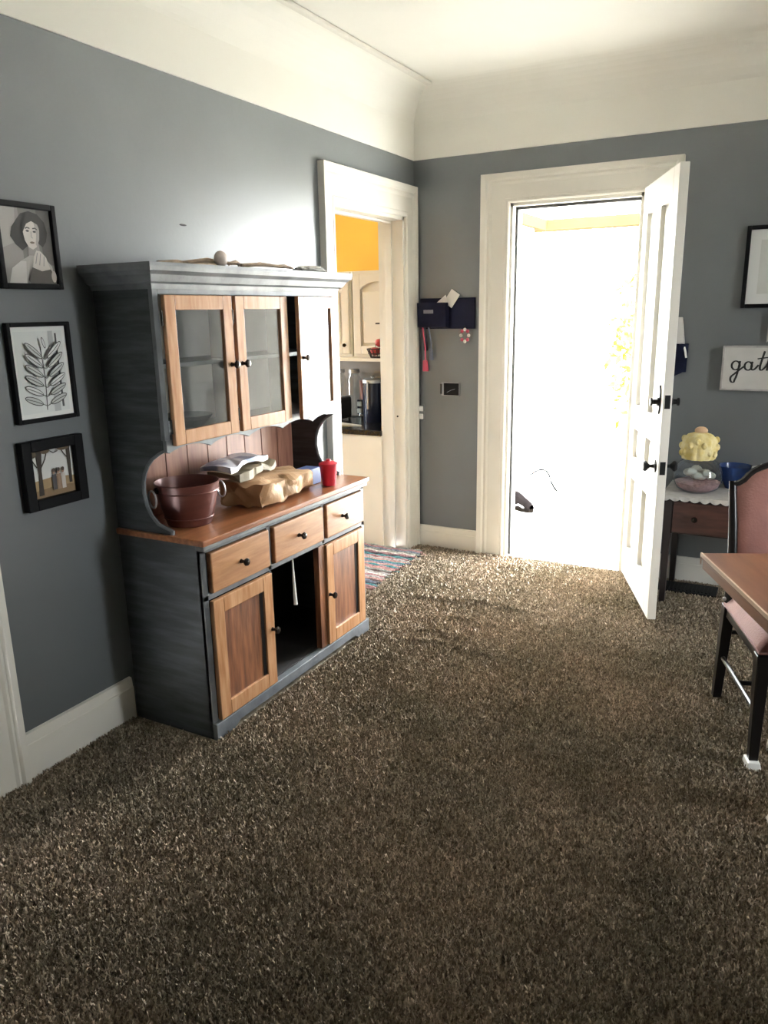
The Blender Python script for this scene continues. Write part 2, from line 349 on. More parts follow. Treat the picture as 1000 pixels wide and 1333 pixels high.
# ---------------------------------------------------------------- the open entry door
HX, HY = 1.385, -0.022
dd = Vector((0.362, -0.932, 0)).normalized(); dn = Vector((dd.y, -dd.x, 0))       # along the leaf, and out of the outdoor face (towards the room's left)
if dn.x > 0: dn = -dn
def DM(mb):      # local (s along leaf, t out of the left face, z) -> world
    mb.v = [tuple(Vector((HX, HY, 0)) + dd*v[0] + dn*v[1] + Vector((0, 0, v[2]))) for v in mb.v]; return mb
DW, DT, DZ0, DZ1 = 0.765, 0.042, 0.018, 2.172
rowsz = [(0.20, 0.62), (0.735, 0.90), (1.03, 2.03)]; cols = [(0.105, 0.335), (0.43, 0.66)]
mb = MB()
sv = [0, cols[0][0], cols[0][1], cols[1][0], cols[1][1], DW]
mb.box(0, sv[1], -DT, 0, DZ0, DZ1); mb.box(sv[4], DW, -DT, 0, DZ0, DZ1)
zz = [DZ0] + [z for r in rowsz for z in r] + [DZ1]
for k in range(0, 8, 2): mb.box(sv[1], sv[4], -DT, 0, zz[k], zz[k+1])
for (z0, z1) in rowsz: mb.box(sv[2], sv[3], -DT, 0, z0, z1)
leaf = DM(mb).build('door_1', DOORW, bevel=0.003); struct(leaf, 'open white panelled entry door')
for (z0, z1) in rowsz:
    for (s0, s1) in cols:
        m = MB(); m.box(s0-0.002, s1+0.002, -0.034, -0.024, z0-0.002, z1+0.002)
        i = 0.035; mid = MB()
        vs = [(s0+0.012, -0.0239, z0+0.012), (s1-0.012, -0.0239, z0+0.012), (s1-0.012, -0.0239, z1-0.012), (s0+0.012, -0.0239, z1-0.012),
              (s0+i, -0.016, z0+i), (s1-i, -0.016, z0+i), (s1-i, -0.016, z1-i), (s0+i, -0.016, z1-i)]
        m.add(vs, [(0,1,5,4),(1,2,6,5),(2,3,7,6),(3,0,4,7),(4,5,6,7)])
        DM(m).build('door_panel', DOORW, leaf)
def on_door(prof, s, z, side):
    m = MB(); m.lathe(prof, (0,0,0), 20, (0, side, 0)); m.v = [(v[0]+s, v[1]+(0 if side > 0 else -DT), v[2]+z) for v in m.v]; return DM(m)
KN = [(0.021, 0), (0.021, 0.004), (0.010, 0.008), (0.008, 0.026), (0.014, 0.034), (0.024, 0.042), (0.027, 0.050), (0.022, 0.058), (0.0, 0.061)]
for side in (1, -1):
    t0 = 0 if side > 0 else -DT-0.007
    m = MB(); m.prism([(0.705+0.019*math.cos(a), 1.125+0.066*math.sin(a)*(1 if abs(math.sin(a)) < 0.95 else 1.06)) for a in np.linspace(0, 2*PI, 28)[:-1]], 1, t0, t0+0.007)
    pl = DM(m).build('lock_plate', IRON, leaf, bevel=0.002)
    on_door([(0.020, 0.005), (0.022, 0.012), (0.013, 0.018), (0.012, 0.034), (0.019, 0.038), (0.019, 0.046), (0, 0.049)], 0.705, 1.115, side).build('thumb_turn', IRON, pl, smooth=True)
    on_door([(0.032, 0), (0.032, 0.004), (0.022, 0.008)], 0.700, 0.80, side).build('knob_rose', IRON, leaf, smooth=True)
    on_door(KN, 0.700, 0.80, side).build('door_knob', IRON, leaf, smooth=True)
for z in (1.12, 0.80): DM(box(DW-0.001, DW+0.002, -DT+0.008, -0.008, z-0.032, z+0.032)).build('latch_plate', IRON, leaf, bevel=0.001)
for z in (0.25, 1.05, 1.90): MB().lathe([(0.007, -0.05), (0.007, 0.05)], (HX+0.006, HY+0.012, z), 10).build('hinge', IRON, leaf, smooth=True)

# ---------------------------------------------------------------- porch and outdoors
PW = mat('white_porch_paint', (0.82, 0.80, 0.74), 0.6, var=0.04, scale=3)
CONC = mat('pale_concrete', (0.62, 0.60, 0.56), 0.8, var=0.08, scale=5, bump=0.1)
BEAMM = mat('tan_beam_paint', (0.024, 0.0185, 0.0095), 0.9, var=0.06, scale=4, spec=0.0)
GRND = mat('pale_gravel_drive', (0.50, 0.49, 0.45), 0.9, var=0.15, scale=9)
struct(box(-0.02, 3.6, 0.17, 2.95, -0.22, -0.10).build('porch_floor', CONC), 'pale concrete porch floor')
struct(box(-40, 40, 2.95, 70, -0.55, -0.30).build('ground', GRND), 'pale gravel ground beyond the porch')
struct(box(4.75, 40, -40, 2.95, -0.55, -0.30).build('ground', GRND), 'pale ground outside the side window')
struct(box(-40, 4.75, -60, YF-0.15, -0.55, -0.30).build('ground', GRND), 'pale ground outside the front window')
for i, z in enumerate(np.arange(-0.10, 2.30, 0.16)):
    mb = MB().prism([(0.0, z), (0.032, z), (0.012, min(z+0.165, 2.33)), (0.0, min(z+0.165, 2.33))], 1, 0.17, 2.35)
    if i == 0:
        pwall = struct(box(-0.12, 0.0, 0.6, 2.35, -0.55, 2.33).build('wall_porch', PW), 'white lap-sided porch end wall')
    mb.build('siding_board', PW, pwall)
struct(box(-0.04, 0.05, 0.16, 2.62, 2.235, 2.33).build('trim_10', BEAMM, bevel=0.004), 'tan side beam of the open porch frame')
struct(box(-0.12, 3.6, 2.62, 2.76, 2.235, 2.33).build('trim_8', BEAMM, bevel=0.004), 'tan front beam of the open porch frame')
struct(MB().taper((3.4, 2.69, -0.10), (0.06, 0.06), (3.4, 2.69, 2.235), (0.06, 0.06)).build('porch_post', PW, bevel=0.006), 'white porch post')
def bush(name, c, R, n, label, cat):
    V = []; F = []
    t = thing(name, label, cat, (c[0], c[1], -0.30))
    mb = MB()
    for k in range(n):
        d = Vector((random.gauss(0,1), random.gauss(0,1), random.gauss(0,1))).normalized()*(random.random()**0.4)
        p = Vector((c[0]+d.x*R[0], c[1]+d.y*R[1], c[2]+d.z*R[2])); a = Vector((random.gauss(0,1), random.gauss(0,1), random.gauss(0,1))).normalized()
        b = a.orthogonal().normalized(); l = random.uniform(0.05, 0.10); w = l*0.45
        mb.add([p-a*l, p+b*w, p+a*l, p-b*w], [(0,1,2,3)])
    o = mb.build('foliage', mat('leaf_green', (0.060, 0.075, 0.010), 0.9, var=0.3, scale=2, spec=0.0), t); o['kind'] = 'stuff'
    MB().tube([(c[0], c[1], -0.32), (c[0]+0.03, c[1], c[2]*0.5), (c[0], c[1]+0.02, c[2]+R[2]*0.3)], [0.07, 0.05, 0.02]).build('trunk', mat('bark', (0.16, 0.11, 0.07), 0.9), t)
bush('shrub', (0.06, 6.6, 0.9), (0.30, 0.45, 1.25), 230, 'sunlit yellow green shrub outside the open door', 'shrub')
struct(box(-3.32, XR+0.15, YF-0.15, 0.16, 2.94, 5.6).build('added_upper_storey', PW), 'white unseen upper storey added to shade the porch')  # unseen block over the house, added to keep sun off the porch beams
# shoe on the porch
def shoe():
    t = thing('shoe', 'dark grey sneaker with a pale stripe on the porch floor', 'shoe', (0.21, 1.60, -0.10))
    def X(mb):
        a = math.radians(-35); return [(0.21+1.15*(v[0]*math.cos(a)-v[1]*math.sin(a)), 1.60+1.15*(v[0]*math.sin(a)+v[1]*math.cos(a)), 1.15*v[2]-0.10) for v in mb.v]
    def up(u, v):
        L = -0.14+0.28*u; w = 0.045*(0.75+0.5*math.sin(PI*min(u*1.05, 1)**0.8))*(1 if u < 0.97 else 0.6); h = 0.105-0.06*max(0, (u-0.35)/0.65)**0.8
        if u > 0.94: h *= 0.8
        a = PI*v; return (L, math.cos(a)*w, 0.02+h*math.sin(a)**0.7)
    m = MB().grid(up, 18, 12); m.v = X(m); m.build('upper', mat('dark_mesh_fabric', (0.006, 0.005, 0.005), 0.9, spec=0.0), t, smooth=True)
    m = MB(); pts = []
    for k in range(30):
        a = 2*PI*k/30; pts.append((0.145*math.cos(a), 0.05*math.sin(a)*(1.0+0.15*math.cos(a))))
    m.prism(pts, 2, 0.0, 0.026); m.v = X(m); m.build('sole', mat('dark_rubber', (0.006, 0.005, 0.004), 0.9, spec=0.0), t, bevel=0.004)
    m = MB().tube([(0.0, 0.052, 0.03), (0.05, 0.056, 0.05), (0.10, 0.045, 0.035)], 0.006, 6); m.v = X(m); m.build('stripe', mat('white_stripe', (0.8, 0.8, 0.78), 0.6), t)
    m = MB().tube([(0.0, -0.052, 0.03), (0.05, -0.056, 0.05), (0.10, -0.045, 0.035)], 0.006, 6); m.v = X(m); m.build('stripe', bpy.data.materials['white_stripe'], t)
shoe()
pts = []
for k in range(26):
    u = k/25; pts.append((-0.10+0.42*u, 2.55+0.25*math.sin(PI*u*1.3), -0.094+0.10*max(0, math.sin(PI*u*1.6))*(u < 0.63)))
tag(MB().tube(pts, 0.009, 6).build('cable', mat('dark_rubber_cord', (0.004, 0.004, 0.004), 0.9, spec=0.0), smooth=True), 'thin dark cable looped on the porch floor', 'cable')

# ---------------------------------------------------------------- kitchen seen through the doorway
KYB = 0.48
struct(box(-3.2, -0.165, -3.0, KYB, -0.06, -0.002).build('floor_kitchen', mat('kitchen_vinyl', (0.35, 0.30, 0.24), 0.4, var=0.1, scale=6)))
struct(box(-3.2, -0.165, KYB, KYB+0.12, -0.06, 2.62).build('wall_kitchen', YELLOW), 'yellow kitchen wall above the cabinets')
mb = MB()
for q in ((-3.0, -1.4, -0.06, 2.62), (-0.4, KYB+0.12, -0.06, 2.62), (-1.4, -0.4, -0.06, 0.95), (-1.4, -0.4, 1.95, 2.62)): mb.box(-3.32, -3.2, *q)
struct(mb.build('wall_kitchen', YELLOW), 'yellow kitchen end wall with an added window')
window('added_window_2', 0, -3.32, -1.4, -0.4, 0.95, 1.95, 0.12)  # unseen window added to brighten the backsplash and cabinets
struct(box(-40, -3.32, -40, 2.95, -0.55, -0.30).build('ground', GRND), 'pale ground outside the added kitchen window')
struct(box(-3.32, -0.165, -3.12, -3.0, -0.06, 2.62).build('wall_kitchen', YELLOW), 'yellow kitchen side wall')
struct(box(-3.32, -0.165, -3.12, KYB+0.12, 2.62, 2.70).build('ceiling_kitchen', WHITEWALL))
struct(box(-2.2, -0.166, KYB-0.012, KYB, 0.80, 1.235).build('trim_9', TAUPE), 'taupe kitchen backsplash')
EMK = bpy.data.materials.new('added_kitchen_glow'); EMK.use_nodes = True  # glow of an unseen lamp added to light the kitchen
eb = EMK.node_tree.nodes['Principled BSDF']; eb.inputs['Emission Color'].default_value = (1, 0.86, 0.66, 1); eb.inputs['Emission Strength'].default_value = 20; eb.inputs['Base Color'].default_value = (0.8, 0.8, 0.8, 1)
t = thing('added_ceiling_lamp', 'round unseen ceiling lamp added to light the kitchen', 'lamp', (-1.15, -0.9, 2.62))
MB().lathe([(0.0, 2.60-0.10), (0.10, 2.53), (0.16, 2.57), (0.17, 2.60)], (-1.15, -0.9, -0.005), 28).build('added_lamp_shade', EMK, t, smooth=True)
MB().lathe([(0.18, 2.595), (0.18, 2.62)], (-1.15, -0.9, 0), 28).build('added_lamp_base', TRIM, t, smooth=True)
def kitchen_cab(x0, x1, upper, label):
    y0, y1 = (0.15, KYB-0.001) if upper else (-0.15, KYB-0.013); z0, z1 = (1.255, 1.825) if upper else (0.0, 0.765)
    t = thing('wall_cabinet' if upper else 'base_cabinet', label, 'cabinet', ((x0+x1)/2, (y0+y1)/2, z0), group='cream kitchen cabinets')
    box(x0, x1, y0, y1, z0, z1).build('body', CABW, t, bevel=0.002)
    a, b, c, d = x0+0.014, x1-0.014, z0+0.02+(0 if upper else 0.08), z1-0.02; f = 0.055
    m = MB(); yf = y0-0.02
    m.box(a, a+f, yf, y0, c, d); m.box(b-f, b, yf, y0, c, d); m.box(a+f, b-f, yf, y0, c, c+f)
    if upper:          # arched top rail
        pts = [(a+f, d), (a+f, d-f-0.05)] + [(a+f+(b-a-2*f)*u, d-f-0.05+0.05*math.sin(PI*u)**0.7) for u in np.linspace(0.06, 0.94, 14)] + [(b-f, d-f-0.05), (b-f, d)]
        m.prism(pts, 1, yf, y0)
    else: m.box(a+f, b-f, yf, y0, d-f, d)
    dr = m.build('door', CABW, t, bevel=0.004)
    m = MB(); m.box(a+f+0.018, b-f-0.018, yf+0.007, y0-0.003, c+f+0.018, d-f-(0.06 if upper else 0.018)); m.build('raised_panel', CABW, dr, bevel=0.006)
    MB().lathe([(0.006, 0), (0.006, 0.012), (0.013, 0.018), (0.012, 0.026), (0, 0.028)], (b-0.03, yf, c+0.06 if upper else d-0.06), 12, (0, -1, 0)).build('knob', BRONZE, dr, smooth=True)
kitchen_cab(-0.545, -0.17, True, 'cream arched wall cabinet next to the doorway jamb')
kitchen_cab(-0.95, -0.555, True, 'cream arched wall cabinet further along the kitchen wall')
t = thing('base_cabinet', 'plain cream kitchen cabinet end under the black worktop', 'cabinet', (-0.5, 0.15, 0))
box(-1.15, -0.17, -0.155, KYB-0.013, 0.0, 0.765).build('body', CABW, t, bevel=0.003)
box(-1.15, -0.17, -0.163, -0.155, 0.0, 0.765).build('front_panel', CABW, t, bevel=0.002)
tag(box(-1.17, -0.166, -0.175, KYB-0.013, 0.765, 0.80).build('worktop', BLACKTOP, bevel=0.004), 'shiny black kitchen worktop on the cream cabinet', 'worktop')
tag(box(-0.95, -0.17, -0.01, KYB-0.02, 1.235, 1.255).build('ledge_shelf', CABW, bevel=0.003), 'cream ledge shelf under the wall cabinets', 'shelf')
STEEL = mat('brushed_steel', (0.50, 0.50, 0.50), 0.35, metal=0.5)
DKBLUE = mat('dark_blue_enamel', (0.012, 0.016, 0.035), 0.25)
def canister(x, y, r, h, label):
    t = thing('canister', label, 'canister', (x, y, 0.80))
    MB().lathe([(r*0.96, 0.80), (r, 0.806), (r, 0.80+h*0.86)], (x, y, 0), 24).build('body', DKBLUE, t, smooth=True)
    MB().lathe([(r*1.03, 0.80+h*0.86), (r*1.03, 0.80+h*0.93), (r*0.8, 0.80+h*0.95), (0, 0.80+h*0.96)], (x, y, 0), 24).build('lid', STEEL, t, smooth=True)
    MB().lathe([(0.008, 0.80+h*0.95), (0.014, 0.80+h*1.0), (0, 0.80+h*1.02)], (x, y, 0), 12).build('lid_knob', STEEL, t, smooth=True)
    box(x-0.006, x+0.006, y-r-0.010, y-r+0.004, 0.80+h*0.3, 0.80+h*0.9).build('clasp', STEEL, t, bevel=0.002)
canister(-0.430, 0.20, 0.070, 0.32, 'tall dark blue canister with a steel clasp on the worktop')
canister(-0.285, 0.22, 0.062, 0.31, 'dark blue canister against the kitchen wall end')
t = thing('toaster', 'black toaster on the kitchen worktop', 'toaster', (-0.757, 0.18, 0.80))
box(-0.875, -0.640, 0.10, 0.27, 0.812, 0.97).build('body', BLACK, t, bevel=0.02)
mb = MB(); mb.box(-0.855, -0.66, 0.14, 0.165, 0.969, 0.972); mb.box(-0.855, -0.66, 0.20, 0.225, 0.969, 0.972); mb.build('slots', STEEL, t)
box(-0.895, -0.875, 0.17, 0.20, 0.89, 0.905).build('lever', BLACK, t, bevel=0.003)
for xx in (-0.855, -0.66):
    for yy in (0.12, 0.25): MB().lathe([(0.01, 0.80), (0.01, 0.814)], (xx, yy, 0), 10).build('foot', BLACK, t)
PINK = mat('dusty_pink_ceramic', (0.45, 0.20, 0.18), 0.4)
t = thing('pot_holder', 'dusty pink pot holder hanging on the taupe backsplash', 'pot holder', (-0.66, 0.46, 0.91))
MB().grid(lambda u, v: (-0.688+0.058*u, 0.458+0.004*math.sin(9*u+3*v), 0.925+0.135*v), 10, 12).build('cloth', PINK, t, smooth=True)
for z in (0.922, 1.056): box(-0.690, -0.628, 0.456, 0.466, z, z+0.008).build('binding', PINK, t, bevel=0.002)
MB().tube([(-0.66, 0.462, 1.062), (-0.664, 0.458, 1.078), (-0.656, 0.458, 1.078), (-0.659, 0.462, 1.062)], 0.002, 5).build('loop', PINK, t)
CLEAR = glass('clear_glass', (0.90, 0.92, 0.91), 0.06)
for k, (x, y) in enumerate(((-0.80, 0.36), (-0.68, 0.37))):
    t = thing('glass_jar', ['round glass jar behind the toaster, away from the pot holder', 'round glass jar next to the pot holder behind the toaster'][k], 'jar', (x, y, 0.80), group='glass jars behind the toaster')
    MB().lathe([(0.045, 0.80), (0.052, 0.83), (0.052, 1.08), (0.036, 1.11), (0.036, 1.125)], (x, y, 0), 20).build('body', CLEAR, t, smooth=True)
    MB().lathe([(0.040, 1.125), (0.040, 1.15), (0, 1.155)], (x, y, 0), 20).build('lid', STEEL, t, smooth=True)
PLASTIC = mat('white_plastic', (0.80, 0.79, 0.75), 0.35)
def outlet(x, y, z, label):
    t = thing('power_outlet', label, 'outlet', (x, y, z))
    box(x-0.022, x+0.022, y-0.006, y, z-0.055, z+0.055).build('plate', DKBLUE if 'dark' in label else WALL, t, bevel=0.002)
    for s in (-0.026, 0.026): box(x-0.017, x+0.017, y-0.022, y-0.006, z+s-0.017, z+s+0.017).build('plug', PLASTIC, t, bevel=0.004)
outlet(-0.690, KYB-0.012, 0.862, 'dark kitchen outlet with two white plugs')
tag(MB().prism([(-0.72, -0.10), (-0.40, -0.02), (-0.62, 0.06), (-0.76, 0.04)], 2, 0.8005, 0.806).build('paper_sheet', PLASTIC), 'white folded paper lying on the black worktop', 'paper')
# items on the ledge
t = thing('wire_basket', 'dark wire basket on the kitchen ledge shelf', 'basket', (-0.29, 0.06, 1.255))
WIRE = mat('dark_wire', (0.03, 0.022, 0.018), 0.5, metal=0.5)
for r, z in ((0.065, 1.259), (0.08, 1.285), (0.09, 1.315)):
    MB().tube([(-0.29+r*math.cos(a), 0.06+r*0.85*math.sin(a), z) for a in np.linspace(0, 2*PI, 25)[:-1]], 0.004, 6, True).build('ring', WIRE, t)
mb = MB()
for a in np.linspace(0, 2*PI, 19)[:-1]:
    mb.tube([(-0.29+0.065*math.cos(a), 0.06+0.055*math.sin(a), 1.259), (-0.29+0.09*math.cos(a), 0.06+0.0765*math.sin(a), 1.315)], 0.003, 5)
mb.build('wires', WIRE, t)
APPLE = mat('red_apple_skin', (0.35, 0.03, 0.03), 0.35, var=0.3, scale=12)
for k, (x, y, z) in enumerate(((-0.327, 0.06, 1.300), (-0.253, 0.06, 1.300), (-0.288, 0.06, 1.356))):
    tt = thing('apple', ['red apple lying lowest beside the basket rim', 'red apple lying on the basket wires', 'red apple on top of the heap in the basket'][k], 'apple', (x, y, z), group='apples in the kitchen basket')
    MB().ball((x, y, z), (0.034, 0.034, 0.031), fn=lambda d: 1-0.25*max(0, d.z)**8).build('flesh', APPLE, tt, smooth=True)
    MB().tube([(x, y, z+0.022), (x+0.004, y, z+0.042)], 0.002, 5).build('stem', WIRE, tt)
t = thing('small_rack', 'small black spice rack on the kitchen ledge', 'rack', (-0.25, 0.10, 1.255))
mb = MB(); mb.box(-0.335, -0.172, 0.085, 0.145, 1.475, 1.485); mb.build('rack_shelf', BLACK, t)
for x in (-0.33, -0.18): box(x-0.004, x+0.004, 0.135, 0.145, 1.255, 1.475).build('upright', CABW, t)
for k, x in enumerate((-0.29, -0.25, -0.21)):
    tt = thing('spice_jar', 'little pale spice jar on the black rack', 'jar', (x, 0.115, 1.485), group='spice jars on the rack')
    MB().lathe([(0.014, 1.485), (0.014, 1.515)], (x, 0.115, 0), 12).build('body', CLEAR if k == 1 else PLASTIC, tt, smooth=True)
    MB().lathe([(0.015, 1.515), (0.015, 1.528), (0, 1.529)], (x, 0.115, 0), 12).build('lid', PLASTIC, tt, smooth=True)

# ---------------------------------------------------------------- the hutch
hutch = thing('hutch', 'grey distressed wooden hutch with oak doors and drawers against the wall', 'hutch', (0.22, -2.02, 0))
HY0, HY1 = -2.60, -1.435
for y in (HY0, HY1-0.02): box(0.021, 0.415, y, y+0.02, 0, 0.767).build('base_side', GREYP, hutch, bevel=0.002)
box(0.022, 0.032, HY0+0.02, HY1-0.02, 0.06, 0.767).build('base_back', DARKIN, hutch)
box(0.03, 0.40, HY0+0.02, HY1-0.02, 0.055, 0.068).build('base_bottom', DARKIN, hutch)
mb = MB()
pl = [(HY0, 0.0), (HY0+0.10, 0.0), (HY0+0.14, 0.022)] + [(HY0+0.14+(HY1-HY0-0.28)*u, 0.022) for u in (0.5,)] + [(HY1-0.14, 0.022), (HY1-0.10, 0.0), (HY1, 0.0), (HY1, 0.066), (HY0, 0.066)]
MB().prism(pl, 0, 0.40, 0.433).build('plinth', GREYF, hutch, bevel=0.003)
mb = MB()
for a, b in ((HY0, -2.572), (-2.212, -2.188), (-1.812, -1.790), (-1.462, HY1)): mb.box(0.40, 0.417, a, b, 0.555 if -2.3 < a < -1.5 else 0.066, 0.767)
mb.box(0.40, 0.417, HY0, HY1, 0.733, 0.767); mb.box(0.40, 0.417, HY0, HY1, 0.553, 0.574)
mb.build('face_frame', GREYF, hutch, bevel=0.0015)
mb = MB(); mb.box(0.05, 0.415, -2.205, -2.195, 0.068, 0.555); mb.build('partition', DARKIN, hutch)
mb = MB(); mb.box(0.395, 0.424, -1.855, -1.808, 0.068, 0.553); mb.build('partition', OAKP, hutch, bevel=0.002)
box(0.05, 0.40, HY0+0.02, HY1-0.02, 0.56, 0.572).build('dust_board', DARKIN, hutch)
MB().box(0.022, 0.446, HY0-0.012, HY1+0.015, 0.767, 0.790).build('countertop', OAKTOP, hutch, bevel=0.005)
box(0.40, 0.438, HY0-0.004, HY1+0.006, 0.748, 0.767).build('counter_moulding', GREYF, hutch, bevel=0.004)
HKNOB = [(0.009, 0), (0.007, 0.004), (0.006, 0.014), (0.012, 0.020), (0.0155, 0.026), (0.013, 0.032), (0, 0.034)]
def knob(x, y, z, parent): MB().lathe(HKNOB, (x, y, z), 16, (1, 0, 0)).build('knob', BRONZE, parent, smooth=True)
for (a, b), ky in (((-2.562, -2.214), -2.395), ((-2.180, -1.816), -2.008), ((-1.788, -1.464), -1.658)):
    z0, z1 = 0.577, 0.730
    d = box(0.408, 0.432, a, b, z0, z1).build('drawer', OAKH, hutch, bevel=0.005)
    knob(0.432, ky, 0.653, d)
def framed_door(y0, y1, z0, z1, x0, x1, st, rl, name):
    mb = MB(); mb.box(x0, x1, y0, y0+st, z0, z1); mb.box(x0, x1, y1-st, y1, z0, z1)
    mb.box(x0, x1, y0+st, y1-st, z0, z0+rl); mb.box(x0, x1, y0+st, y1-st, z1-rl, z1)
    return mb.build(name, OAK, hutch, bevel=0.003)
for (a, b), ky in (((-2.568, -2.212), -2.229), ((-1.803, -1.466), -1.788)):
    d = framed_door(a, b, 0.070, 0.549, 0.414, 0.434, 0.058, 0.060, 'lower_door')
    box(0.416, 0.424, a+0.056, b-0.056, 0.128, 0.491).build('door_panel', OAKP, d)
    box(0.416, 0.4255, b-0.078, b-0.056, 0.130, 0.489).build('painted_panel_shadow', DARKIN, d)  # dark strip painted in as shade along one panel edge
    knob(0.434, ky, 0.312, d)
tag(MB().tube([(0.385, -2.00, 0.556), (0.387, -2.00, 0.44), (0.390, -1.998, 0.33)], [0.003, 0.006, 0.009], 8).build('cord', PLASTIC, smooth=True), 'white cord hanging in the open middle cupboard', 'cord')
# upper part
UX = 0.300
scr = [(0.022, 0.790), (0.285, 0.790), (0.288, 0.800), (0.270, 0.806), (0.223, 0.820), (0.192, 0.850), (0.174, 0.885), (0.164, 0.935), (0.167, 0.975), (0.178, 1.010), (0.196, 1.040),
       (0.222, 1.066), (0.258, 1.088), (UX-0.018, 1.100), (UX-0.018, 1.66), (0.022, 1.66)]
for y in (HY0, HY1-0.02):
    o = MB().prism(scr, 1, y, y+0.02).build('upper_side', GREYP, hutch, bevel=0.002)
    mb = MB().tube([(x, y+0.010, z) for x, z in scr[1:14]], 0.0085, 8).build('scroll_edge', GREYF, o, smooth=True)
PW_ = (HY1-HY0-0.04)/9
for k in range(9):
    box(0.022, 0.031, HY0+0.02+PW_*k+0.002, HY0+0.02+PW_*(k+1)-0.002, 0.790, 1.66).build('back_plank', REDWD, hutch, bevel=0.002)
box(0.0215, 0.0235, HY0+0.02, HY1-0.02, 0.79, 1.66).build('back_backing', DARKIN, hutch)
box(0.0315, 0.0345, HY0+0.02, HY1-0.02, 1.134, 1.66).build('brightening_sheet', mat('pale_brightening_sheet', (0.42, 0.39, 0.35), 0.7, var=0.12, scale=5), hutch)  # pale sheet added over the planks to brighten the glazed cupboard
for y in (-2.203, -1.838): box(0.20, UX-0.002, y-0.009, y+0.009, 1.134, 1.63).build('mullion', GREYF, hutch)
box(0.034, 0.275, HY0+0.02, HY1-0.02, 1.118, 1.134).build('upper_bottom', GREYIN, hutch)
box(0.034, 0.265, HY0+0.02, HY1-0.02, 1.378, 1.394).build('inner_shelf', GREYF, hutch, bevel=0.001)
# valance with scallops
vy0, vy1 = HY0+0.005, HY1-0.005
pts = [(vy0, 1.135), (vy0, 1.094)]
N = 90
for k in range(1, N):
    u = k/N; y = vy0+(vy1-vy0)*u; w = abs(math.sin(PI*u*5)); pts.append((y, 1.083+0.022*w**0.8 if (u < 0.9) else 1.084+0.015*w))
pts += [(vy1, 1.094), (vy1, 1.135)]
MB().prism(pts[::-1], 0, UX-0.017, UX).build('valance', GREYF, hutch, bevel=0.001)
mb = MB()
mb.box(UX-0.018, UX, HY0, -2.575, 1.135, 1.66); mb.box(UX-0.018, UX, -1.470, HY1, 1.135, 1.66); mb.box(UX-0.018, UX, -2.575, -1.470, 1.628, 1.66)
mb.build('upper_face_frame', GREYF, hutch, bevel=0.0015)
cr = [(0.0, 1.645), (0.004, 1.645), (0.008, 1.662), (0.022, 1.668), (0.036, 1.690), (0.052, 1.702), (0.056, 1.716), (0.056, 1.728), (0.0, 1.728)]
mb = MB()   # cornice swept round front and both ends
rows = []
for d, z in cr: rows.append([(0.021, HY0-d, z), (UX+d, HY0-d, z), (UX+d, HY1+d, z), (0.021, HY1+d, z)])
vs = [v for r in rows for v in r]; fs = []
for i in range(len(rows)-1):
    for k in range(3): fs.append((i*4+k, i*4+k+1, (i+1)*4+k+1, (i+1)*4+k))
fs.append(tuple((len(rows)-2)*4+k for k in (0, 1, 2, 3)))
mb.add(vs, fs); mb.build('cornice', GREYF, hutch)
for (a, b), ky in (((-2.566, -2.214), -2.236), ((-2.192, -1.856), -2.172), ((-1.820, -1.478), -1.800)):
    d = framed_door(a, b, 1.112, 1.626, UX+0.001, UX+0.020, 0.050, 0.050, 'glazed_door')
    box(UX+0.008, UX+0.011, a+0.048, b-0.048, 1.160, 1.578).build('pane', PANE, d)
    knob(UX+0.020, ky, 1.374, d)
    if ky > -1.9:            # the far door stands slightly ajar, hinged at its far edge
        og = ORG[hutch.name]; pv = Vector((UX, b, 0)) - og
        d.matrix_local = Matrix.Translation(pv) @ Matrix.Rotation(math.radians(5.0), 4, 'Z') @ Matrix.Translation(-pv)
    for z in (1.18, 1.55): MB().lathe([(0.004, z-0.025), (0.004, z+0.025)], (UX+0.006, (b+0.003) if ky > -1.9 else (a-0.003), 0), 8).build('hinge', BRONZE, d)
# things kept behind the glass
DISH = glass('pressed_glass', (0.86, 0.88, 0.88), 0.10, 0.05)
for x, y, z, r, h, lab in ((0.16, -2.33, 1.134, 0.10, 0.055, 'shallow pressed glass bowl behind the first glazed door'), (0.15, -2.03, 1.134, 0.05, 0.13, 'tall clear glass vase behind the middle glazed door'), (0.15, -2.02, 1.394, 0.055, 0.12, 'clear glass jug on the inner hutch shelf')):
    tag(MB().lathe([(r*0.5, z+0.001), (r*0.55, z+0.006), (r*0.8, z+h*0.5), (r, z+h), (r*0.97, z+h), (r*0.75, z+h*0.5), (r*0.5, z+0.010), (0, z+0.010)], (x, y, 0), 24).build('glass_bowl' if r > 0.08 else 'glass_vase', DISH, smooth=True), lab, 'glassware')
def crumple(cx, cy, cz, rx, ry, rz, seed, flat=0.0, freq=5.0, amp=0.28, seg=26, rings=16):
    rr = random.Random(seed); ws = [(Vector((rr.gauss(0,1), rr.gauss(0,1), rr.gauss(0,1)))*freq*rr.uniform(0.5, 1.6), rr.uniform(0, 6.28)) for _ in range(9)]
    def fn(d):
        s = 0
        for k, (w, ph) in enumerate(ws): s += abs(math.sin(w.dot(d)+ph)) - 0.6
        return 1+amp*s/2.6
    m = MB().ball((cx, cy, cz), (rx, ry, rz), seg, rings, fn)
    zb = cz-rz*(1-flat); m.v = [(v[0], v[1], max(v[2], zb)) for v in m.v]; return m
FILM = mat('crumpled_clear_film', (0.55, 0.56, 0.57), 0.25)
tag(crumple(0.20, -2.505, 1.162, 0.055, 0.042, 0.028, 5, 0.05).build('plastic_wrap', FILM), 'crumpled clear wrap at the bottom of the glazed cupboard', 'wrap')
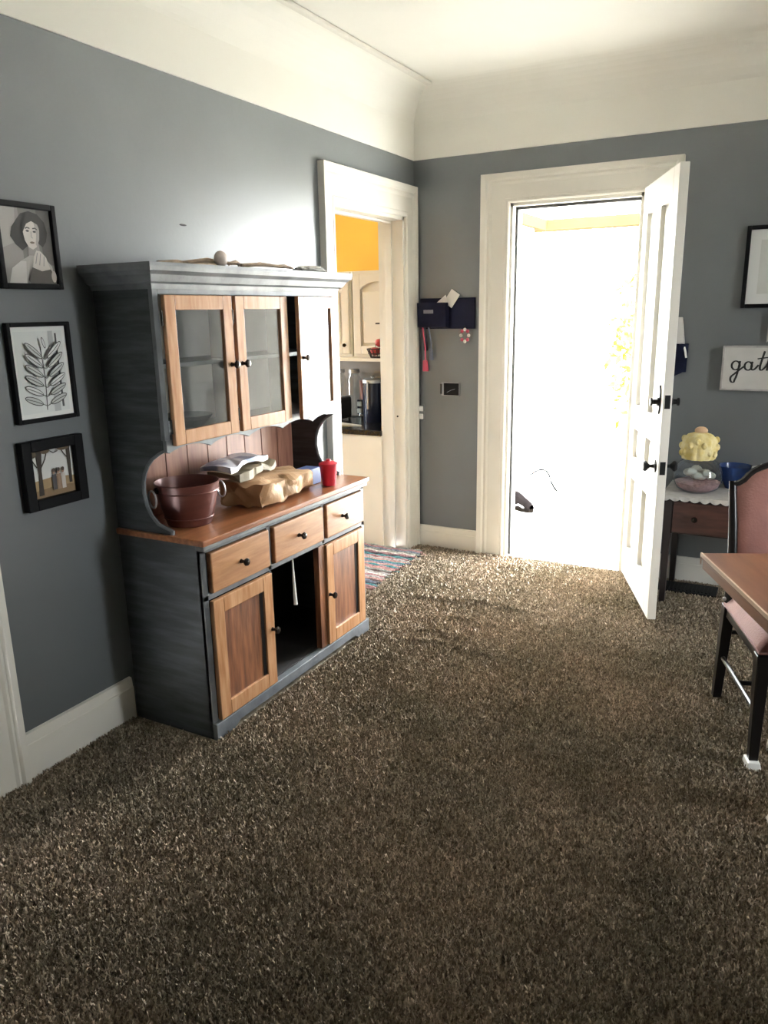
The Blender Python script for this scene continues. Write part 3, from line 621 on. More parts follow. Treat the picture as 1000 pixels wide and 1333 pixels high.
# top of the hutch
STICK = mat('weathered_stick', (0.30, 0.22, 0.15), 0.8, var=0.4, scale=20)
for k in range(7):
    y = -2.38+0.11*k; x = 0.22+0.05*math.sin(k*2.1); a = 0.5*math.sin(k*1.7)
    pts = [(x-0.10*math.sin(a)*1, y-0.10, 1.737+0.002*k), (x, y, 1.742+0.002*k+0.008*(k % 2)), (x+0.10*math.sin(a), y+0.11, 1.738+0.002*k)]
    tag(MB().tube(pts, [0.006, 0.009, 0.004], 7).build('dried_stick', STICK, smooth=True), 'weathered brown stick lying on top of the hutch', 'stick', 'sticks on top of the hutch')
SHELLM = mat('pale_shell', (0.55, 0.46, 0.40), 0.5, var=0.2, scale=30)
tag(MB().ball((0.30, -2.235, 1.757), (0.022, 0.030, 0.028), 18, 12, lambda d: 1+0.06*math.sin(9*math.atan2(d.y, d.x))).build('seashell', SHELLM, smooth=True), 'round pale seashell on top of the hutch', 'shell')
tag(crumple(0.27, -1.60, 1.742, 0.05, 0.09, 0.016, 9, 0.1).build('cloth_scrap', mat('pale_cloth', (0.62, 0.60, 0.56), 0.8)), 'pale crumpled cloth scrap on top of the hutch', 'cloth')

# on the counter: bucket, bags, cup
COPPER = mat('copper_brown_bucket', (0.085, 0.026, 0.020), 0.36, col2=(0.14, 0.045, 0.034), scale=6, stretch=(1, 1, 3), metal=0.25)
t = thing('bucket', 'reddish brown metal bucket with ring handles on the hutch counter', 'bucket', (0.225, -2.43, 0.790))
bx_, by_ = 0.225, -2.43
MB().lathe([(0.0, 0.792), (0.090, 0.791), (0.093, 0.800), (0.110, 0.862), (0.127, 0.948), (0.133, 0.966), (0.129, 0.968), (0.123, 0.950), (0.106, 0.862), (0.088, 0.804), (0, 0.802)], (bx_, by_, 0), 36).build('body', COPPER, t, smooth=True)
for r, z in ((0.0995, 0.822), (0.1245, 0.932)): MB().tube([(bx_+r*math.cos(a), by_+r*math.sin(a), z) for a in np.linspace(0, 2*PI, 37)[:-1]], 0.0035, 6, True).build('band', COPPER, t, smooth=True)
for s in (1, -1):
    ax_, ay_ = bx_+0.05*s, by_+0.118*s
    e = MB().lathe([(0.014, 0), (0.012, 0.012), (0, 0.014)], (ax_, ay_, 0.945), 12, (0.4*s, 0.9*s, 0)).build('handle_lug', BRONZE, t, smooth=True)
    MB().tube([(ax_+0.008*s+0.026*math.sin(a)*0.35*0, ay_+0.020*s+0.008*math.cos(a)*s, 0.915+0.036*math.cos(a)) if False else (ax_+0.012*s+0.030*math.sin(a), ay_+0.018*s-0.010*math.sin(a), 0.912+0.034*math.cos(a)) for a in np.linspace(0, 2*PI, 25)[:-1]], 0.004, 6, True).build('handle_ring', STEEL, e, smooth=True)
for o_ in t.children_recursive: o_.data.transform(Matrix.Scale(0.92, 4))
KRAFT = mat('brown_kraft_paper', (0.40, 0.24, 0.12), 0.65, var=0.12, scale=6, bump=0.3, bscale=25)
def paper_bag(name, cx, cy, cz, L, Wd, H, seed, rz, m, label, amp=0.03):
    rr = random.Random(seed); ws = [(Vector((rr.gauss(0,1), rr.gauss(0,1), rr.gauss(0,1)))*rr.uniform(5, 14), rr.uniform(0, 6.28)) for _ in range(12)]
    n = 22; mb = MB()
    def disp(p):
        d = Vector((0, 0, 0))
        for k, (w, ph) in enumerate(ws):
            s = abs(math.sin(w.dot(p)+ph))-0.5; d[k % 3] += s
        return p + d*amp*0.55
    ca, sa = math.cos(rz), math.sin(rz)
    for face in range(6):
        def fn(u, v, face=face):
            a, b = u*2-1, v*2-1
            q = [(a, b, 1), (a, -b, -1), (1, a, b), (-1, -a, b), (-a, 1, b), (a, -1, b)][face]
            taper = 1-0.35*max(0, q[1])*abs(q[2])
            p = Vector((q[0]*Wd/2, q[1]*L/2, q[2]*H/2*taper)); p = disp(p)
            z = min(max(cz+p.z, cz-H/2), cz+H/2+0.012)
            return (cx+p.x*ca-p.y*sa, cy+p.x*sa+p.y*ca, z)
        mb.grid(fn, n, n)
    return tag(mb.build(name, m, smooth=False), label, 'bag')
paper_bag('paper_bag', 0.250, -1.985, 0.838, 0.40, 0.22, 0.092, 3, 0.06, KRAFT, 'crumpled brown paper bag lying on the hutch counter')
paper_bag('paper_bag', 0.18, -2.05, 0.914, 0.34, 0.16, 0.030, 11, 0.15, mat('olive_kraft', (0.22, 0.18, 0.11), 0.6, var=0.2, scale=7), 'flat olive brown paper bag folded on the crumpled one')
paper_bag('plastic_bag', 0.18, -2.10, 0.955, 0.34, 0.13, 0.024, 21, 0.2, mat('white_blue_plastic', (0.72, 0.74, 0.78), 0.3, col2=(0.20, 0.25, 0.38), scale=9, lo=0.52, hi=0.60), 'white and blue plastic bag on top of the paper bags', 0.022)
REDC = mat('red_cloth', (0.50, 0.012, 0.03), 0.45, var=0.15, scale=9)
t = thing('cup', 'red plastic cup at the far end of the hutch counter', 'cup', (0.365, -1.655, 0.790))
MB().lathe([(0, 0.792), (0.030, 0.791), (0.032, 0.80), (0.041, 0.885), (0.043, 0.888), (0.040, 0.889), (0.030, 0.802), (0, 0.80)], (0.365, -1.655, 0), 24).build('body', REDC, t, smooth=True)
MB().lathe([(0.044, 0.884), (0.044, 0.893), (0.030, 0.90), (0.012, 0.903), (0.010, 0.912), (0, 0.913)], (0.365, -1.655, 0), 24).build('lid', REDC, t, smooth=True)
BLUE = mat('blue_carton', (0.06, 0.09, 0.22), 0.5)
tag(box(0.22, 0.30, -1.72, -1.62, 0.791, 0.865).build('carton', BLUE, bevel=0.004), 'small blue carton beside the red cup', 'carton')

# ---------------------------------------------------------------- pictures
def print_mesh(frame, ax, at, sgn, u0, u1, z0, z1, shapes, bgcol, name='print'):
    """flat printed sheet; shapes = [(points in 0..1, colour)] layered half a millimetre apart. u runs as seen from the room"""
    mb = MB(); mats = []; cache = {}
    def mm(c):
        if c not in cache:
            cache[c] = len(mats); mats.append(mat('ink_%02x%02x%02x' % tuple(int(255*q) for q in c), c, 0.7))
        return cache[c]
    def P(u, v, k):
        w = u0+(u1-u0)*u; z = z0+(z1-z0)*v; d = at+sgn*0.0004*k
        return (d, w, z) if ax == 0 else (w, d, z)
    for k, (pts, c) in enumerate([([(0,0),(1,0),(1,1),(0,1)], bgcol)] + shapes):
        mb.mi = mm(c); mb.add([P(u, v, k) for u, v in pts], [tuple(range(len(pts)))])
    return mb.build(name, mats, frame)
def ell(cx, cy, rx, ry, n=20, a0=0.0):
    c, s = math.cos(a0), math.sin(a0)
    return [(cx+rx*math.cos(t)*c-ry*math.sin(t)*s, cy+rx*math.cos(t)*s+ry*math.sin(t)*c) for t in np.linspace(0, 2*PI, n+1)[:-1]]
def line(pts, w):
    L, R = [], []
    for i, p in enumerate(pts):
        a = Vector(pts[max(0, i-1)]); b = Vector(pts[min(len(pts)-1, i+1)]); t = (b-a).normalized(); n_ = Vector((-t.y, t.x))*w
        L.append((p[0]+n_.x, p[1]+n_.y)); R.append((p[0]-n_.x, p[1]-n_.y))
    return L + R[::-1]
def picture(name, label, y0, y1, z0, z1, fw_, shapes, bgc, mw=0.0, matc=(0.75, 0.74, 0.70), dep=0.022, tilt=0.0, frm=None):
    t = thing(name, label, 'picture', (0.0, (y0+y1)/2, z0), group='framed pictures on the wall by the hutch')
    mb = MB()
    for a, b, c, d in ((y0, y0+fw_, z0, z1), (y1-fw_, y1, z0, z1), (y0+fw_, y1-fw_, z0, z0+fw_), (y0+fw_, y1-fw_, z1-fw_, z1)): mb.box(0.001, dep, a, b, c, d)
    mb.build('frame', frm or BLKFRAME, t, bevel=0.003)
    a, b, c, d = y0+fw_, y1-fw_, z0+fw_, z1-fw_
    if mw: box(0.001, 0.009, a, b, c, d).build('mount', mat('mount_'+name, matc, 0.8), t)
    print_mesh(t, 0, 0.0095 if mw else 0.008, 1, a+mw, b-mw, c+mw, d-mw, shapes, bgc)
    if not mw: box(0.001, 0.0075, a, b, c, d).build('backing', BLKFRAME, t)
# portrait: a generic dark haired sitter with folded hands
g = lambda v, w=0.0: (min(1, v*(1+w)), v, v*(1-w))
por = [([(0,0),(0.42,0),(0.40,1),(0,1)], g(0.26, .06)), ([(0,0.45),(0.30,0.55),(0.34,1),(0,1)], g(0.34, .06)), ([(0.80,0.3),(1,0.25),(1,1),(0.74,1)], g(0.10, .06)),
       ([(0.28,0.52),(0.20,0.62),(0.24,0.74),(0.34,0.84),(0.44,0.93),(0.60,0.97),(0.76,0.94),(0.88,0.84),(0.92,0.70),(0.88,0.58),(0.80,0.50),(0.70,0.56),(0.50,0.50),(0.40,0.44)], g(0.022, .1)),
       ([(0.50,0.36),(0.74,0.38),(0.72,0.56),(0.52,0.58)], g(0.28, .08)),
       ([(0.08,0.0),(0.98,0.0),(0.94,0.24),(0.78,0.38),(0.52,0.38),(0.34,0.30),(0.16,0.20)], g(0.40, .06)), ([(0.08,0.0),(0.40,0.0),(0.44,0.30),(0.34,0.30),(0.16,0.20)], g(0.55, .04)),
       ([(0.47,0.80),(0.44,0.70),(0.46,0.58),(0.52,0.49),(0.60,0.46),(0.68,0.50),(0.74,0.60),(0.76,0.72),(0.74,0.82),(0.62,0.87)], g(0.56, .08)),
       ([(0.66,0.86),(0.74,0.82),(0.76,0.72),(0.74,0.60),(0.68,0.50),(0.66,0.54),(0.69,0.66)], g(0.34, .08)),
       ([(0.42,0.66),(0.44,0.80),(0.54,0.90),(0.70,0.91),(0.80,0.80),(0.78,0.70),(0.73,0.80),(0.62,0.84),(0.52,0.80),(0.46,0.72)], g(0.025, .1)),
       (ell(0.525, 0.705, 0.032, 0.013), g(0.03)), (ell(0.655, 0.700, 0.030, 0.013), g(0.03)), (line([(0.48,0.735),(0.52,0.75),(0.57,0.74)], 0.008), g(0.04)), (line([(0.62,0.74),(0.67,0.748),(0.71,0.73)], 0.008), g(0.04)),
       (line([(0.585,0.70),(0.580,0.625),(0.605,0.612)], 0.008), g(0.30, .05)), (ell(0.585, 0.552, 0.045, 0.015), g(0.10, .3)),
       ([(0.54,0.22),(0.58,0.36),(0.64,0.45),(0.72,0.44),(0.82,0.36),(0.88,0.20),(0.70,0.15)], g(0.54, .08)), (line([(0.60,0.27),(0.655,0.42)], 0.007), g(0.22)), (line([(0.67,0.25),(0.715,0.41)], 0.007), g(0.22)), (line([(0.75,0.24),(0.775,0.37)], 0.007), g(0.22)),
       ([(0.42,0.05),(0.52,0.22),(0.70,0.17),(0.88,0.20),(0.96,0.08),(0.96,0.0),(0.45,0.0)], g(0.07, .1)), (ell(0.93, 0.10, 0.05, 0.08), g(0.42, .1))]
picture('wall_picture', 'black framed grey portrait of a dark-haired sitter, hung above the leaf drawing', -2.945, -2.716, 1.648, 1.912, 0.018, por, g(0.17, .06))
leafs = []
K = (0.03, 0.03, 0.03); GL = (0.58, 0.60, 0.58)
stem = [(0.50+0.03*math.sin(3*u), 0.03+0.78*u) for u in np.linspace(0, 1, 9)]
leafs += [([(0.40,0),(0.56,0),(0.60,1),(0.46,1)], (0.80, 0.82, 0.80)), ([(0.84,0.05),(0.885,0.05),(0.875,0.97),(0.84,0.97)], (0.10, 0.10, 0.10)), ([(0.66,0),(0.80,0),(0.80,1),(0.70,1)], (0.55, 0.56, 0.56))]
leafs.append((line(stem, 0.008), K))
for k in range(6):
    for s in (-1, 1):
        v = 0.08+0.115*k; sx = 0.50+0.03*math.sin(3*v/0.8); ex, ey = sx+s*(0.42-0.02*k), v+0.11+0.015*k
        a = math.atan2(ey-v, ex-sx); cx, cy = (sx+ex)/2+s*0.05, (v+ey)/2+0.02
        leafs.append((ell(cx, cy, 0.19, 0.046, 18, a), K)); leafs.append((ell(cx, cy, 0.176, 0.036, 18, a), GL if (k+s) % 3 else (0.75, 0.76, 0.75)))
        leafs.append((line([(sx, v), (cx, cy), (ex, ey)], 0.004), K))
leafs.append((ell(0.52, 0.86, 0.028, 0.075, 16, 0.4), K)); leafs.append((ell(0.52, 0.86, 0.020, 0.062, 16, 0.4), (0.75, 0.76, 0.75)))
picture('wall_picture', 'black framed ink drawing of leafy stems on white, hung between two photographs', -2.955, -2.712, 1.222, 1.545, 0.014, leafs, (0.78, 0.80, 0.78), 0.015, (0.85, 0.86, 0.83))
T = (0.035, 0.024, 0.015); SK = (0.62, 0.62, 0.60)
land = [([(0,0),(1,0),(1,0.34),(0.5,0.40),(0,0.36)], (0.33, 0.23, 0.12)), ([(0,0),(1,0),(1,0.16),(0.6,0.20),(0,0.15)], (0.22, 0.14, 0.07)),
        ([(0.13,0.05),(0.17,0.5),(0.14,1.0),(0.30,1.0),(0.25,0.55),(0.25,0.05)], T), ([(0.86,0.2),(0.85,1.0),(0.95,1.0),(0.93,0.2)], T), (line([(0.22,0.6),(0.35,0.8),(0.42,1.0)], 0.014), T), (line([(0.15,0.65),(0.06,0.82),(0.02,1.0)], 0.012), T),
        (line([(0.42,1.0),(0.55,0.90),(0.66,0.93)], 0.010), T), (line([(0.90,0.7),(0.78,0.86),(0.70,1.0)], 0.010), T), (ell(0.08,0.93,0.08,0.07), (0.10,0.07,0.04)), (ell(0.36,0.96,0.10,0.05), (0.12,0.08,0.045)), (ell(0.78,0.97,0.14,0.045), (0.12,0.08,0.045)),
        ]
for x, c in ((0.50, (0.08, 0.07, 0.07)), (0.60, (0.30, 0.20, 0.13)), (0.70, (0.55, 0.50, 0.45))):
    land += [([(x-0.045,0.12),(x+0.045,0.12),(x+0.05,0.45),(x-0.05,0.45)], c), (ell(x, 0.51, 0.035, 0.055, 14), (0.36, 0.22, 0.15)), (ell(x, 0.54, 0.038, 0.042, 14), (0.06, 0.04, 0.03))]
picture('wall_picture', 'wide black framed photo of three people between trees, hung below the leaf drawing', -2.966, -2.719, 0.931, 1.165, 0.036, land, SK, 0.0, dep=0.03)
# hole in the plaster of the left wall
tag(MB().ball((0.0, -2.09, 1.905), (0.003, 0.022, 0.004), 10, 6).build('picture_hook', IRON), 'small dark picture hook left on the wall above the hutch', 'hook')

# right part of the back wall
t = thing('wall_picture', 'black framed blank white print above the lettered sign', 'picture', (2.1, 0, 1.54))
a, b, c, d, f = 1.905, 2.235, 1.542, 1.948, 0.020
mb = MB()
for q in ((a, a+f, c, d), (b-f, b, c, d), (a+f, b-f, c, c+f), (a+f, b-f, d-f, d)): mb.box(q[0], q[1], -0.028, -0.001, q[2], q[3])
mb.build('frame', BLKFRAME, t, bevel=0.003)
box(a+f, b-f, -0.010, -0.001, c+f, d-f).build('mount', mat('white_mount', (0.62, 0.63, 0.62), 0.7), t)
box(a+f+0.05, b-f-0.05, -0.0108, -0.010, c+f+0.05, d-f-0.05).build('print', mat('pale_print', (0.52, 0.53, 0.51), 0.7, var=0.05, scale=8), t)
t = thing('lettered_sign', 'pale wooden box sign lettered gather in black script', 'sign', (2.12, 0, 1.12))
SIGN = mat('pale_sign_board', (0.46, 0.45, 0.43), 0.7, var=0.05, scale=9)
box(1.852, 2.40, -0.036, -0.001, 1.125, 1.342).build('board', SIGN, t)
SF = mat('grey_wash_frame', (0.36, 0.34, 0.33), 0.7, var=0.15, scale=20)
mb = MB()
for q in ((1.843, 1.853, 1.117, 1.350), (2.399, 2.409, 1.117, 1.350), (1.853, 2.399, 1.117, 1.126), (1.853, 2.399, 1.341, 1.350)): mb.box(q[0], q[1], -0.042, -0.001, q[2], q[3])
mb.build('frame', SF, t, bevel=0.001)
# script lettering drawn as flat strokes: g a t h e r
INK = mat('black_ink', (0.008, 0.008, 0.008), 0.6)
def arc(cx, cy, rx, ry, a0, a1, n=14): return [(cx+rx*math.cos(math.radians(a)), cy+ry*math.sin(math.radians(a))) for a in np.linspace(a0, a1, n)]
strokes = []
strokes.append(arc(0.30, 0.30, 0.20, 0.22, 40, 400, 20)[:])                                                 # g bowl
strokes.append([(0.50,0.52),(0.47,0.30),(0.40,-0.20),(0.30,-0.45)] + arc(0.22, -0.38, 0.13, 0.18, 300, 120, 10) + [(0.30,-0.10),(0.55,0.12),(0.72,0.26)])   # g tail joins a
strokes.append(arc(0.92, 0.28, 0.18, 0.21, 50, 410, 20)); strokes.append([(1.11,0.50),(1.06,0.20),(1.12,0.07),(1.25,0.12),(1.42,0.34)])      # a
strokes.append([(1.66,1.02),(1.56,0.60),(1.48,0.22),(1.52,0.07),(1.64,0.10),(1.80,0.30)]); strokes.append([(1.34,0.64),(1.60,0.68),(1.88,0.72)])  # t
strokes.append([(1.80,0.30),(2.05,0.80),(2.06,1.05),(1.97,1.02),(1.90,0.70),(1.84,0.06)]); strokes.append([(1.86,0.22),(2.00,0.44),(2.12,0.42),(2.14,0.22),(2.18,0.07),(2.30,0.12)])  # h
strokes.append([(2.30,0.12),(2.55,0.30),(2.56,0.46),(2.44,0.48),(2.36,0.30),(2.40,0.10),(2.52,0.05),(2.68,0.14)])  # e
strokes.append([(2.68,0.14),(2.82,0.46),(2.84,0.50),(2.92,0.46),(2.90,0.20),(2.94,0.07),(3.08,0.12)])        # r
mb = MB()
def smooth_pts(p):
    for _ in range(2):
        q = [p[0]]
        for i in range(len(p)-1):
            q += [(p[i][0]*0.75+p[i+1][0]*0.25, p[i][1]*0.75+p[i+1][1]*0.25), (p[i][0]*0.25+p[i+1][0]*0.75, p[i][1]*0.25+p[i+1][1]*0.75)]
        q.append(p[-1]); p = q
    return p
for k, s in enumerate(strokes):
    s = smooth_pts(s) if len(s) < 14 or k == 1 else s
    pts = [(1.882+0.098*x, 1.217+0.104*z) for x, z in s]
    n_ = len(pts); L_, R_ = [], []
    for i, p in enumerate(pts):
        a = Vector(pts[max(0, i-1)]); b = Vector(pts[min(n_-1, i+1)]); tt = (b-a); tt = tt.normalized() if tt.length > 1e-6 else Vector((1, 0))
        w = 0.0028+0.0024*abs(tt.y); L_.append((p[0]-tt.y*w, p[1]+tt.x*w)); R_.append((p[0]+tt.y*w, p[1]-tt.x*w))
    yk = -0.0366-0.0002*k
    mb.add([(x, yk, z) for x, z in L_] + [(x, yk, z) for x, z in R_], [(i, i+1, n_+i+1, n_+i) for i in range(n_-1)])
mb.build('lettering', INK, t)
t = thing('small_sign', 'small white box sign hanging between the print and the lettered sign', 'sign', (2.06, 0, 1.38))
box(2.050, 2.21, -0.02, -0.001, 1.372, 1.505).build('board', mat('white_sign', (0.66, 0.66, 0.64), 0.6), t, bevel=0.002)
box(2.045, 2.050, -0.022, -0.001, 1.368, 1.509).build('edge', SF, t)
NAVY = mat('navy_cloth', (0.008, 0.010, 0.026), 0.8, var=0.3, scale=14, bump=0.3, bscale=40, spec=0.1)
t = thing('hanging_bag', 'navy cloth bag with a white top hanging behind the open door', 'bag', (1.62, 0, 1.18))
def bagf(u, v):
    a = 2*PI*u; w = 0.052-0.006*v+0.006*math.sin(5*a); d = 0.020+0.004*math.sin(4*a+1)
    return (1.607+w*math.cos(a)+0.010*v, -0.030+d*math.sin(a), 1.185+0.175*v+(0.03*math.cos(a) if v < 0.05 else 0))
MB().grid(bagf, 28, 8).build('bag_body', NAVY, t, smooth=True)
MB().taper((1.605, -0.022, 1.355), (0.042, 0.010), (1.592, -0.018, 1.50), (0.034, 0.008)).build('bag_top', mat('white_cloth', (0.62, 0.60, 0.56), 0.8), t, bevel=0.004)
MB().tube([(1.640, -0.034, 1.36), (1.655, -0.046, 1.32), (1.662, -0.048, 1.285)], 0.006, 6).build('strap', PLASTIC, t, smooth=True)

# left part of the back wall: mail rack, keys, thermostat, plug
t = thing('mail_rack', 'navy fabric mail and key organiser on the wall between the doors', 'organiser', (0.22, 0, 1.44))
NAVYW = mat('navy_painted_wood', (0.008, 0.009, 0.024), 0.6, var=0.2, scale=9, spec=0.1)
box(0.045, 0.418, -0.014, -0.001, 1.445, 1.632).build('back_board', NAVYW, t, bevel=0.003)
mb = MB().prism([(-0.014, 1.452), (-0.058, 1.458), (-0.068, 1.605), (-0.062, 1.605), (-0.052, 1.464), (-0.014, 1.460)], 0, 0.050, 0.245); mb.build('letter_pocket', NAVYW, t)
for x in (0.050, 0.240): MB().prism([(-0.013, 1.452), (-0.058, 1.458), (-0.068, 1.605), (-0.013, 1.605)], 0, x, x+0.005).build('pocket_side', NAVYW, t)
box(0.095, 0.160, -0.069, -0.063, 1.540, 1.562).build('label_plate', mat('dull_grey_plate', (0.20, 0.20, 0.22), 0.5), t, bevel=0.001)
for x in (0.075, 0.12, 0.36): MB().tube([(x, -0.014, 1.458), (x, -0.032, 1.448), (x, -0.036, 1.458), (x, -0.036, 1.466)], 0.003, 6).build('hook', IRON, t, smooth=True)
ENV = mat('white_envelope', (0.66, 0.65, 0.62), 0.7)
o = MB().prism([(-0.045, -0.035), (0.05, -0.03), (0.045, 0.035), (-0.05, 0.03)], 1, -0.002, 0.002)
ca, sa = math.cos(0.9), math.sin(0.9)
o.v = [(0.268+v[0]*ca-v[2]*sa, -0.025+v[1], 1.628+v[0]*sa+v[2]*ca) for v in o.v]
tag(o.build('envelope', ENV), 'small white envelope sticking out of the navy organiser', 'envelope')
tag(MB().prism([(0.165, 1.596), (0.235, 1.650), (0.245, 1.598)], 1, -0.046, -0.043).build('envelope', ENV), 'white folded note peeking over the organiser pocket', 'note')
def lanyard(x, z0, z1, m, label, w=0.010, sx=0.0):
    t = thing('lanyard', label, 'lanyard', (x, -0.04, z1), group='straps hanging from the organiser')
    MB().tube([(x-0.004, -0.036, z0), (x+sx*0.5+0.006, -0.030, (z0+z1)/2), (x+sx, -0.026, z1+0.03)], 0.005, 6).build('cord', m, t, smooth=True)
    MB().taper((x+sx, -0.022, z1-0.02), (w, 0.006), (x+sx-0.003, -0.024, z1+0.05), (w*0.8, 0.005)).build('tab', m, t, bevel=0.003)
lanyard(0.078, 1.456, 1.20, mat('pink_strap', (0.42, 0.05, 0.09), 0.6), 'pink red strap hanging from the organiser', 0.020, 0.010)
lanyard(0.118, 1.456, 1.27, mat('grey_blue_strap', (0.10, 0.12, 0.18), 0.6), 'grey blue strap hanging beside the pink one', 0.012, 0.012)
lanyard(0.092, 1.456, 1.33, mat('navy_strap', (0.012, 0.015, 0.04), 0.6), 'dark navy strap hanging behind the pink one', 0.012, -0.004)
t = thing('key_charm', 'pink and white ring charm hanging at the end of the organiser', 'charm', (0.36, -0.03, 1.37))
for k in range(8):
    a = 2*PI*k/8; MB().ball((0.36+0.026*math.cos(a), -0.032, 1.405+0.036*math.sin(a)), (0.011, 0.009, 0.011), 10, 6).build('bead', bpy.data.materials['pink_strap'] if k % 2 else ENV, t, smooth=True)
MB().tube([(0.36, -0.036, 1.455), (0.36, -0.033, 1.438)], 0.002, 5).build('loop', IRON, t)
t = thing('wall_control', 'small black wall control with a pale rim below the organiser', 'thermostat', (0.255, 0, 1.03))
box(0.192, 0.318, -0.012, -0.001, 1.028, 1.112).build('plate', mat('grey_rim', (0.30, 0.30, 0.32), 0.4), t, bevel=0.003)
box(0.212, 0.314, -0.018, -0.012, 1.032, 1.108).build('screen', BLKFRAME, t, bevel=0.002)
box(0.186, 0.197, -0.020, -0.001, 1.038, 1.102).build('side_clip', BLACK, t, bevel=0.003)
mb = MB().tube([(0.235, -0.0184, 1.050), (0.262, -0.0184, 1.064), (0.290, -0.0184, 1.072)], 0.0012, 5); mb.build('screen_mark', mat('screen_grey', (0.25, 0.25, 0.3), 0.4), t)
outlet(0.046, 0.0, 0.912, 'wall outlet with two white plugs near the room corner')
tag(MB().tube([(0.053, -0.016, 1.45), (0.050, -0.012, 1.20), (0.046, -0.012, 0.96)], 0.0035, 6).build('charger_cable', mat('grey_cable', (0.03, 0.03, 0.035), 0.5), smooth=True), 'thin dark cable running from the organiser down to the outlet', 'cable')

# ---------------------------------------------------------------- rag rug at the kitchen doorway
t = thing('rag_rug', 'striped multicolour rag rug on the carpet at the kitchen doorway', 'rug', (-0.05, -0.52, 0.0))
cols_ = [(0.20,0.10,0.10), (0.34,0.33,0.32), (0.05,0.055,0.07), (0.42,0.24,0.22), (0.22,0.25,0.23), (0.55,0.52,0.48), (0.06,0.20,0.22), (0.10,0.07,0.07), (0.30,0.16,0.17), (0.16,0.18,0.24)]
rm = [mat('rag_%d' % i, c, 0.95, var=0.35, scale=60, bump=0.5, bscale=120) for i, c in enumerate(cols_)]
ns = 30; ry0, ry1 = -0.945, -0.155
rr = random.Random(4)
for k in range(ns):
    y0 = ry0+(ry1-ry0)*k/ns; y1 = ry0+(ry1-ry0)*(k+1)/ns-0.001; ph = rr.uniform(0, 6)
    xa, xb = -0.42+rr.uniform(-.01, .01), 0.135+0.03*(k < 3)+rr.uniform(-.012, .012)+0.02*(1-k/ns)
    def fn(u, v, y0=y0, y1=y1, ph=ph, xa=xa, xb=xb):
        x = xa+(xb-xa)*u; wob = 0.004*math.sin(9*u+ph*0.2)
        return (x, y0+(y1-y0)*v+wob, 0.006+0.015*math.sin(PI*v)**0.6+0.003*math.sin(30*u+ph)+0.004*math.sin(7*x+4*y0))
    mb = MB().grid(fn, 24, 4); mb.build('rag_strip', rm[(k*7+rr.randint(0, 2)) % len(rm)], t, smooth=True)
for k in range(14):
    y = ry0+0.01; x = -0.02+0.012*k
    MB().tube([(0.14-0.0*k, -0.94+0.055*k, 0.012), (0.155+0.01*rr.random(), -0.945+0.055*k+0.01*rr.random(), 0.014), (0.172+0.012*rr.random(), -0.935+0.055*k, 0.012)], 0.0035, 5).build('fringe', rm[k % len(rm)], t)

# ---------------------------------------------------------------- console table, jar and bowl behind the door
t = thing('console_table', 'small dark wood console table with one drawer behind the open door', 'table', (1.97, -0.24, 0))
DKW = mat('dark_reddish_wood', (0.045, 0.018, 0.014), 0.4, col2=(0.085, 0.034, 0.026), scale=8, stretch=(1, 6, 6))
DKW2 = mat('dark_leg_wood', (0.020, 0.012, 0.011), 0.4, var=0.2, scale=8)
CX0, CX1, CY0, CY1, CZ = 1.66, 2.30, -0.42, -0.03, 0.60
box(CX0-0.015, CX1+0.015, CY0-0.015, CY1, CZ-0.018, CZ).build('top', DKW, t, bevel=0.004)
box(CX0+0.01, CX1-0.01, CY0+0.012, CY1-0.005, 0.395, CZ-0.018).build('apron', DKW2, t)
d = box(CX0+0.045, CX1-0.045, CY0-0.002, CY0+0.012, 0.405, CZ-0.030).build('drawer', DKW, t, bevel=0.003)
MB().lathe(HKNOB, (1.815, CY0-0.002, 0.488), 14, (0, -1, 0)).build('knob', BRONZE, d, smooth=True)
MB().lathe(HKNOB, (2.145, CY0-0.002, 0.488), 14, (0, -1, 0)).build('knob', BRONZE, d, smooth=True)
for x in (CX0+0.02, CX1-0.02):
    for y in (CY0+0.02, CY1-0.02): MB().taper((x, y, 0.0), (0.014, 0.014), (x, y, 0.58), (0.021, 0.021)).build('leg', DKW2, t, bevel=0.002)
# cloth with a scalloped hanging edge
LACE = mat('white_lace_cloth', (0.52, 0.50, 0.47), 0.85, var=0.08, scale=30, bump=0.3, bscale=90)
mb = MB(); yf = CY0-0.022; nseg = 84
xs = [CX0-0.02+(CX1-CX0+0.04)*k/nseg for k in range(nseg+1)]
mb.box(CX0-0.02, CX1+0.02, yf, CY1, CZ+0.0005, CZ+0.003)
vs = []; fs = []
for k, x in enumerate(xs):
    dz = 0.012+0.012*abs(math.sin(k*PI/6)); vs += [(x, yf, CZ+0.003), (x, yf-0.002+0.003*math.sin(k*0.9), CZ-dz)]
fs = [(2*k, 2*k+1, 2*k+3, 2*k+2) for k in range(nseg)]; mb.add(vs, fs)
tag(mb.build('table_cloth', LACE), 'white lace runner with a scalloped edge on the console table', 'cloth')
JX, JY = 1.797, -0.275; JZ = CZ+0.003
t = thing('glass_jar', 'round glass jar with shells and a yellow ruffled lid on the console table', 'jar', (JX, JY, JZ))
JG = glass('bluish_jar_glass', (0.80, 0.87, 0.95), 0.07)
S_ = 1.18
MB().lathe([(0.055, JZ), (0.088, JZ+0.018), (0.104, JZ+0.060), (0.102, JZ+0.100), (0.080, JZ+0.135), (0.062, JZ+0.146), (0.062, JZ+0.152)], (JX, JY, 0), 32).build('jar_body', JG, t, smooth=True)
SAND = mat('pink_sand', (0.42, 0.22, 0.20), 0.8, var=0.25, scale=60)
MB().lathe([(0.0, JZ+0.003), (0.052, JZ+0.004), (0.084, JZ+0.022), (0.096, JZ+0.046), (0.05, JZ+0.054), (0, JZ+0.056)], (JX, JY, 0), 28).build('sand_fill', SAND, t, smooth=True)
